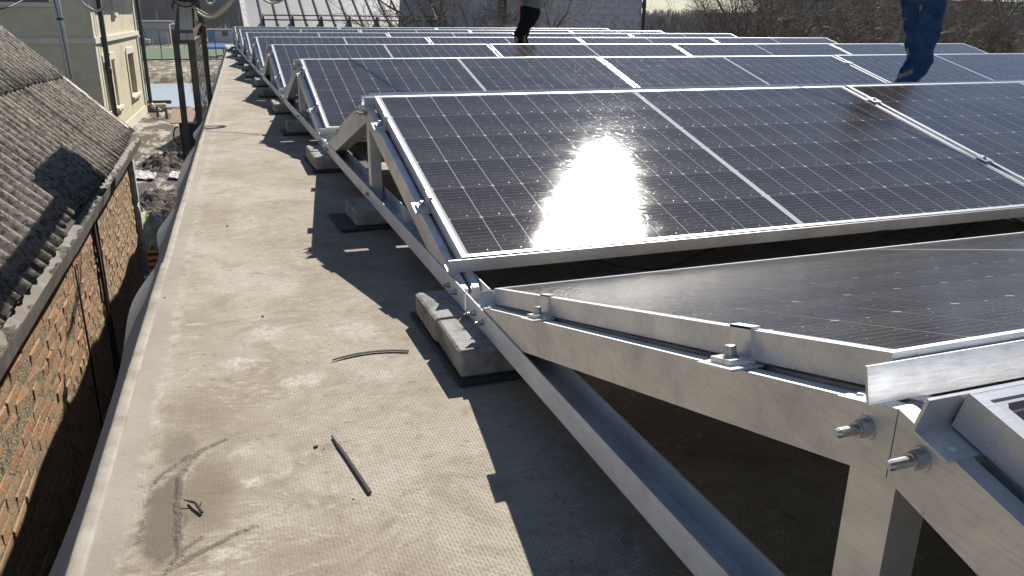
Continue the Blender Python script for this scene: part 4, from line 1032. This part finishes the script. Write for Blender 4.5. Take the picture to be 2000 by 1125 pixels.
bare_tree(stand(945, 24.0), 6.5, 13, 'slim bare tree between leaning tree and dark window', (.05, 0), .09, .3, 4, 1.0)
right = [(1432, 24, 7.5, 21, (.02, 0), .11, 'slender bare tree at the left end of the right-hand thicket'),
         (1540, 18.8, 7.0, 22, (-.12, 0), .17, 'bare tree leaning left above the sixth row end'),
         (1580, 18.4, 7.5, 23, (.45, 0), .17, 'bare tree with thick limb slanting up to the right'),
         (1640, 25, 7.5, 24, (.0, 0), .12, 'bare tree straight behind the slanting limb'),
         (1700, 19.5, 7.0, 25, (.1, .1), .12, 'bare tree just left of the person in blue jeans'),
         (1790, 23, 7.5, 26, (.0, 0), .13, 'bare tree directly behind the person in blue jeans'),
         (1880, 18.6, 7.0, 27, (-.2, 0), .13, 'bare tree just right of the person in blue jeans'),
         (1950, 19.0, 7.5, 28, (.05, 0), .22, 'bare tree with thick dark trunk near the right edge'),
         (2040, 18.2, 7.0, 29, (-.25, 0), .15, 'bare tree reaching in from the right edge'),
         (1480, 29, 7.0, 30, (.1, 0), .12, 'bare tree farther back left in the thicket')]
for (px, Y, h, sd, ln, r, lb) in right: bare_tree(stand(px, Y), h, sd, lb, ln, r*1.9, .30, 4, 1.25, 'bare trees of the right-hand thicket', 1.15)
# tangled undergrowth: nobody could count its stems
def thicket(name, px0, px1, Ya, Yb, n, h0, h1, seed, mat, r0=.012, kids=6):
    rt = random.Random(seed); b = MB()
    for i in range(n):
        Y = rt.uniform(Ya, Yb); q = atY(rt.uniform(px0, px1), 60, Y); p = Vector((q.x, Y, ground_z(q.x, Y)-.05)); h = rt.uniform(h0, h1); d = Vector((rt.gauss(0, .22), rt.gauss(0, .22), 1)).normalized()
        pts = [p]; 
        for k in range(5): d = (d+Vector((rt.gauss(0, .12), rt.gauss(0, .12), .02))).normalized(); pts.append(pts[-1]+d*h/5)
        rad = rt.uniform(.6, 1.4)*r0
        b.tube(pts, [rad*(1-.15*k) for k in range(6)], 3, False)
        for k in range(kids):
            f_ = rt.uniform(1.6, 5); j = min(4, int(f_)); s_ = pts[j].lerp(pts[j+1], f_-j); dd = (d+Vector((rt.gauss(0, .8), rt.gauss(0, .8), rt.gauss(.1, .4)))).normalized(); l2 = h*rt.uniform(.12, .36); m_ = s_+dd*l2*.5; e_ = m_+(dd+Vector((rt.gauss(0, .3), rt.gauss(0, .3), .15))).normalized()*l2*.5
            b.tube([s_, m_, e_], [rad*.55, rad*.42, rad*.2], 3, False)
            for u in range(2):
                d3 = (dd+Vector((rt.gauss(0, .8), rt.gauss(0, .8), rt.gauss(.1, .5)))).normalized(); b.tube([m_, m_+d3*l2*.45], [rad*.35, rad*.15], 3, False)
    return tag(b.build(name, mat, None, False, False), kind='stuff')
tag(thicket('thicket', 1400, 2120, 21, 36, 950, 3.6, 6.2, 41, M['twig'], .016), 'dense brown tangle of bare undergrowth', 'undergrowth')
tag(thicket('shrub_mass', 1240, 1480, 45, 85, 900, 2.6, 4.4, 42, M['twig_far'], .03, 5), 'brushwood beyond the block house', 'undergrowth')
tag(thicket('bank_reeds', 380, 422, 36.5, 41, 60, .6, 2.0, 43, M['twig'], .010, 6), 'bare shrubs on the near pond bank', 'shrubs')
# house glimpsed through the thicket
fbox('rear_house', atY(1640, 40, 38).x, atY(2080, 40, 38).x, 38, 46, atY(1800, 4, 38).z, M['render_wall'], 'grey house glimpsed behind the right-hand thicket', 'house', ((3.0, 4.0, 2.2, 3.4, M['glass_dark']), (6.2, 7.2, 2.2, 3.4, M['glass_dark'])))
fbox('garden_wall', atY(1430, 40, 44).x, atY(1640, 40, 44).x, 44, 44.4, atY(1540, 30, 44).z, M['far_roof'], 'dark wall behind the left part of the thicket', 'wall')
# wooded hillside on the left and hazy tree line on the right
def woods(name, x0, x1, Ya, Yb, n, hh, seed, mat, zf):
    rt = random.Random(seed); b = MB()
    for i in range(n):
        Y = Ya+(Yb-Ya)*rt.random()**.8; x = rt.uniform(x0, x1)*(Y/Ya); p = Vector((x, Y, zf(x, Y)-.2)); h = hh*rt.uniform(.65, 1.15); d = Vector((rt.gauss(0, .06), 0, 1)); rad = .0011*Y**.9*rt.uniform(.5, 1.2)*.9
        b.tube([p, p+d*h*.5, p+d*h], [rad, rad*.7, rad*.25], 3, False)
        for k in range(9):
            f_ = rt.uniform(.25, .95); s_ = p+d*h*f_; a = rt.uniform(0, 2*pi); l2 = h*.34*(1.15-f_)
            e_ = s_+Vector((cos(a)*l2*.7, sin(a)*l2*.7, l2)); b.tube([s_, e_], [rad*.45, rad*.15], 3, False)
            b.tube([s_.lerp(e_, .5), s_.lerp(e_, .5)+Vector((-cos(a)*l2*.4, sin(a)*l2*.3, l2*.45))], [rad*.3, rad*.1], 3, False)
    return tag(b.build(name, mat, None, False, False), kind='stuff')
woods('wooded_hillside', -46, 20, 150, 270, 2600, 9., 51, M['twig_far'], lambda x, y: ground_z(x, y))
HB0 = 190.
def hillz(x, y): return ZG + max(0, (y-HB0))*.011*(1+.25*nz(x*.012, y*.012)) + .8*nz(x*.02, 5)
M['hill'] = noisy('wooded_slope', (.06, .052, .045), (.10, .088, .075), .4, .95, .5, .3)
b = MB(); b.grid(60, 24, lambda a, c: ((lambda x, y: (x, y, hillz(x, y)))((-20+a*420), 170+c*260))); tag(b.build('hill', M['hill'], None, True), kind='structure')
woods('far_tree_line', 40, 210, 190, 400, 3200, 5.6, 52, M['twig_far'], hillz)

# ================================================================== people
M['skin'] = noisy('skin', (.36, .21, .15), (.42, .25, .18), 12, .6, .1, .002)
def cloth(name, a, b_, sc=9):
    t = NT(name); n = t.noise(sc, 5, .6); n2 = t.noise(420, 2)
    fold = t.noise(7, 4, .6, vec=t.co('Object', (1, 1, 3.2)), dist=.8)
    return t.out(t.mix(t.ramp(n, .35, .7), a, b_), .9, 0., t.bump(n2, .15, .001, t.bump(fold, .9, .04)), **{'Specular IOR Level': .12})
M['navy'] = cloth('navy_trousers', (.003, .004, .008), (.006, .008, .015))
M['jeans'] = cloth('blue_jeans', (.016, .046, .12), (.06, .125, .25))
M['grey_knit'] = cloth('grey_sweatshirt', (.20, .19, .185), (.27, .26, .25))
M['dark_knit'] = cloth('dark_jacket', (.02, .022, .03), (.035, .038, .05))
M['shoe'] = noisy('dark_shoe', (.02, .018, .016), (.04, .036, .032), 12, .7, .2, .003)
M['hair'] = noisy('dark_hair', (.02, .015, .012), (.035, .026, .02), 60, .8, .4, .004)
def organic(b, name, mat, parent, vox, smooth=4):
    o = b.build(name, mat, parent, True)
    m1 = o.modifiers.new('remesh', 'REMESH'); m1.mode = 'VOXEL'; m1.voxel_size = vox; m1.use_smooth_shade = True
    m2 = o.modifiers.new('smooth', 'SMOOTH'); m2.factor = .5; m2.iterations = smooth
    return o
def lerpj(a, b_, t): return Vector(a).lerp(Vector(b_), t)
def person(loc, J, lab, legmat, topmat, hem):
    "J: joints in local metres; facing is baked into the joints"
    t = thing('person', loc, lab, 'person', 'people on the roof')
    # skin body, one continuous mesh
    body = MB()
    hd = Vector(J['head']); nk = Vector(J['neck']); pv = Vector(J['pelvis']); ch = Vector(J['chest'])
    body.tube([pv, pv.lerp(ch, .5), ch, nk.lerp(ch, .35), nk, nk.lerp(hd, .5)], [(.15, .11), (.135, .10), (.165, .115), (.10, .08), (.055, .055), (.052, .055)], 14)
    hp = [(-.115, .035), (-.10, .062), (-.06, .074), (0, .080), (.05, .078), (.09, .058), (.112, .022)]
    body.tube([hd+Vector((0, 0, z)) for z, _ in hp], [r for _, r in hp], 16, True, 1.15)
    fd = Vector(J['face']).normalized(); sdv = fd.cross(Vector((0, 0, 1)))
    body.tube([hd+fd*.085+Vector((0, 0, .015)), hd+fd*.108+Vector((0, 0, -.022)), hd+fd*.09+Vector((0, 0, -.03))], [.009, .015, .010], 8)
    for sg in (-1, 1): body.tube([hd+sdv*(.080*sg)+Vector((0, 0, .025)), hd+sdv*(.090*sg), hd+sdv*(.082*sg)+Vector((0, 0, -.03))], [.010, .014, .008], 8)
    for sgn in ('l', 'r'):
        s_, e_, w_ = [Vector(J[k+sgn]) for k in ('sh', 'el', 'wr')]
        body.tube([s_, s_.lerp(e_, .5), e_, e_.lerp(w_, .3), w_], [.052, .046, .038, .038, .026], 10)
        hdir = Vector(J['hand'+sgn]).normalized(); side = hdir.cross(fd); side = side.normalized() if side.length > .1 else hdir.orthogonal().normalized()
        palm = w_+hdir*.045; body.tube([w_, palm, w_+hdir*.092], [(.024, .016), (.040, .015), (.041, .013)], 10)
        for i, (o_, l_) in enumerate(((-.030, .066), (-.010, .078), (.011, .074), (.031, .058))):
            r0_ = w_+hdir*.085+side*o_; c1 = r0_+hdir*l_*.5+fd*.006; c2 = c1+(hdir*.7-fd*.5).normalized()*l_*.5; body.tube([r0_, c1, c2], [.0098, .009, .0075], 8)
        r0_ = w_+hdir*.03-side*.034; body.tube([r0_, r0_+(hdir*.7-side*.6)*.035, r0_+(hdir*.95-side*.45)*.066], [.012, .0105, .008], 8)
        h_, k_, a_ = [Vector(J[k+sgn]) for k in ('hip', 'kn', 'an')]
        body.tube([h_, h_.lerp(k_, .5), k_, k_.lerp(a_, .3), a_], [.08, .066, .05, .05, .036], 10)
    organic(body, 'body', M['skin'], t, .009, 3)
    tr = MB()
    for sgn in ('l', 'r'):
        h_, k_, a_ = [Vector(J[k+sgn]) for k in ('hip', 'kn', 'an')]
        tr.tube([h_+Vector((0, 0, .06)), h_, h_.lerp(k_, .35), h_.lerp(k_, .8), k_, k_.lerp(a_, .18), k_.lerp(a_, .5), k_.lerp(a_, .85), k_.lerp(a_, .97)], [.088, .095, .085, .068, .063, .060, .053, .048, .049], 16)
    hl, hr = Vector(J['hipl']), Vector(J['hipr']); mid = (hl+hr)/2
    tr.tube([mid+Vector((0, 0, -.06)), mid+Vector((0, 0, .03)), pv+Vector((0, 0, .10)), pv+Vector((0, 0, .15))], [(.12, .10), (.165, .125), (.155, .12), (.15, .115)], 16)
    to = organic(tr, 'trousers', legmat, t, .0085, 2)
    tx = bpy.data.textures.new('folds', 'CLOUDS'); tx.noise_scale = .13; tx.noise_depth = 2
    dm = to.modifiers.new('folds', 'DISPLACE'); dm.texture = tx; dm.strength = .045; dm.mid_level = .60; dm.texture_coords = 'LOCAL'
    tp = MB(); up_ = Vector((0, 0, 1))
    tp.tube([pv+Vector((0, 0, hem)), pv.lerp(ch, .3), ch, nk.lerp(ch, .30), nk.lerp(ch, .05)], [(.172, .128), (.17, .13), (.185, .135), (.12, .10), (.068, .066)], 16)
    for sgn in ('l', 'r'):
        s_, e_, w_ = [Vector(J[k+sgn]) for k in ('sh', 'el', 'wr')]
        tp.tube([s_.lerp(ch, .25), s_, s_.lerp(e_, .5), e_, e_.lerp(w_, .5), e_.lerp(w_, .9)], [.075, .075, .064, .056, .052, .043], 12)
    organic(tp, 'sweater', topmat, t, .012, 4)
    for sgn in ('l', 'r'):
        a_ = Vector(J['an'+sgn]); td = Vector(J['toe']).normalized(); sh = MB()
        sh.tube([a_-td*.06+Vector((0, 0, -.045)), a_-td*.02+Vector((0, 0, -.035)), a_+td*.06+Vector((0, 0, -.045)), a_+td*.14+Vector((0, 0, -.055)), a_+td*.19+Vector((0, 0, -.06))], [(.036, .036), (.042, .05), (.046, .042), (.045, .03), (.026, .02)], 12)
        organic(sh, 'shoe', M['shoe'], t, .008, 2)
    hr_ = MB(); hr_.tube([hd-fd*.012+Vector((0, 0, z)) for z in (-.05, .0, .05, .095, .122)], [.074, .087, .088, .07, .03], 16, True, 1.12)
    organic(hr_, 'hair', M['hair'], t, .010, 2)
    return t
# person in dark trousers, half turned left, knees bent, hand by the hip
V3 = lambda x, y, z: (x, y, z)
J1 = dict(pelvis=V3(.07, 0, .80), chest=V3(.13, .0, 1.16), neck=V3(.12, 0, 1.36), head=V3(.07, 0, 1.54), face=V3(-1, -.25, -.2), toe=V3(-1, -.15, 0),
          hipl=V3(.07, -.085, .76), knl=V3(-.085, -.06, .52), anl=V3(-.04, -.06, .10), hipr=V3(.075, .085, .76), knr=V3(.03, .08, .49), anr=V3(.06, .07, .10),
          shl=V3(.12, -.19, 1.29), ell=V3(-.02, -.24, 1.03), wrl=V3(-.12, -.17, .92), handl=V3(-.15, -.1, -1), shr=V3(.12, .19, 1.29), elr=V3(-.0, .24, 1.05), wrr=V3(-.17, .12, 1.0), handr=V3(-.8, -.3, -.5))
p1 = atY(1022, 87, 5.82); person((p1.x, 5.82, 0), J1, 'person in dark navy trousers and grey sweater standing behind the third row', M['navy'], M['grey_knit'], .03)
# person in blue jeans, side on, stepping
J2 = dict(pelvis=V3(.0, 0, .96), chest=V3(-.04, .0, 1.32), neck=V3(-.02, 0, 1.52), head=V3(.04, 0, 1.70), face=V3(1, .2, -.1), toe=V3(1, .1, 0),
          hipl=V3(.0, -.065, .90), knl=V3(.045, -.035, .50), anl=V3(-.145, -.02, .10), hipr=V3(-.01, .065, .90), knr=V3(.035, .030, .51), anr=V3(-.15, .02, .10),
          shl=V3(-.03, -.2, 1.45), ell=V3(-.06, -.26, 1.17), wrl=V3(.10, -.25, .97), handl=V3(.3, 0, -1), shr=V3(-.03, .2, 1.45), elr=V3(-.05, .25, 1.17), wrr=V3(.17, .2, 1.02), handr=V3(.8, 0, -.5))
p2 = atY(1797, 60, .77); person((p2.x-.01, .77, 0), J2, 'person in blue jeans stepping between first and second panel rows', M['jeans'], M['dark_knit'], .04)

# cables slung under the panels along the first valley
for k, (yy, zz_, xa_, xb_) in enumerate(((-1.60, .13, .35, 3.9), (-1.45, .16, .9, 4.6), (-.30, .30, .15, 2.0))):
    pts = []
    n_ = 7
    for i in range(n_*2+1):
        u = i/(n_*2); pts.append((xa_+(xb_-xa_)*u, yy+.03*sin(i*1.3), zz_-(.05+.03*(i % 3)*.5 if i % 2 else 0)))
    cable('panel_cable', pts, .004, M['black'], ['black cable slung under the low edge of the sun-lit row', 'black cable farther back under the sun-lit row', 'black cable under the ridge of the sun-lit row'][k], 6, 'cables under the panels')
# ================================================================== the air
b = MB(); b.box(-545, 545, -95, 565, ZG-3.2, 24); hz = b.build('haze', None)
hm = bpy.data.materials.new('haze'); hm.use_nodes = True; hn = hm.node_tree.nodes
hn.remove(hn['Principled BSDF']); vp = hn.new('ShaderNodeVolumePrincipled'); vp.inputs['Density'].default_value = .0004; vp.inputs['Color'].default_value = (.80, .87, 1, 1); vp.inputs['Anisotropy'].default_value = .0
hm.node_tree.links.new(vp.outputs[0], hn['Material Output'].inputs['Volume']); hz.data.materials.append(hm); tag(hz, kind='stuff')
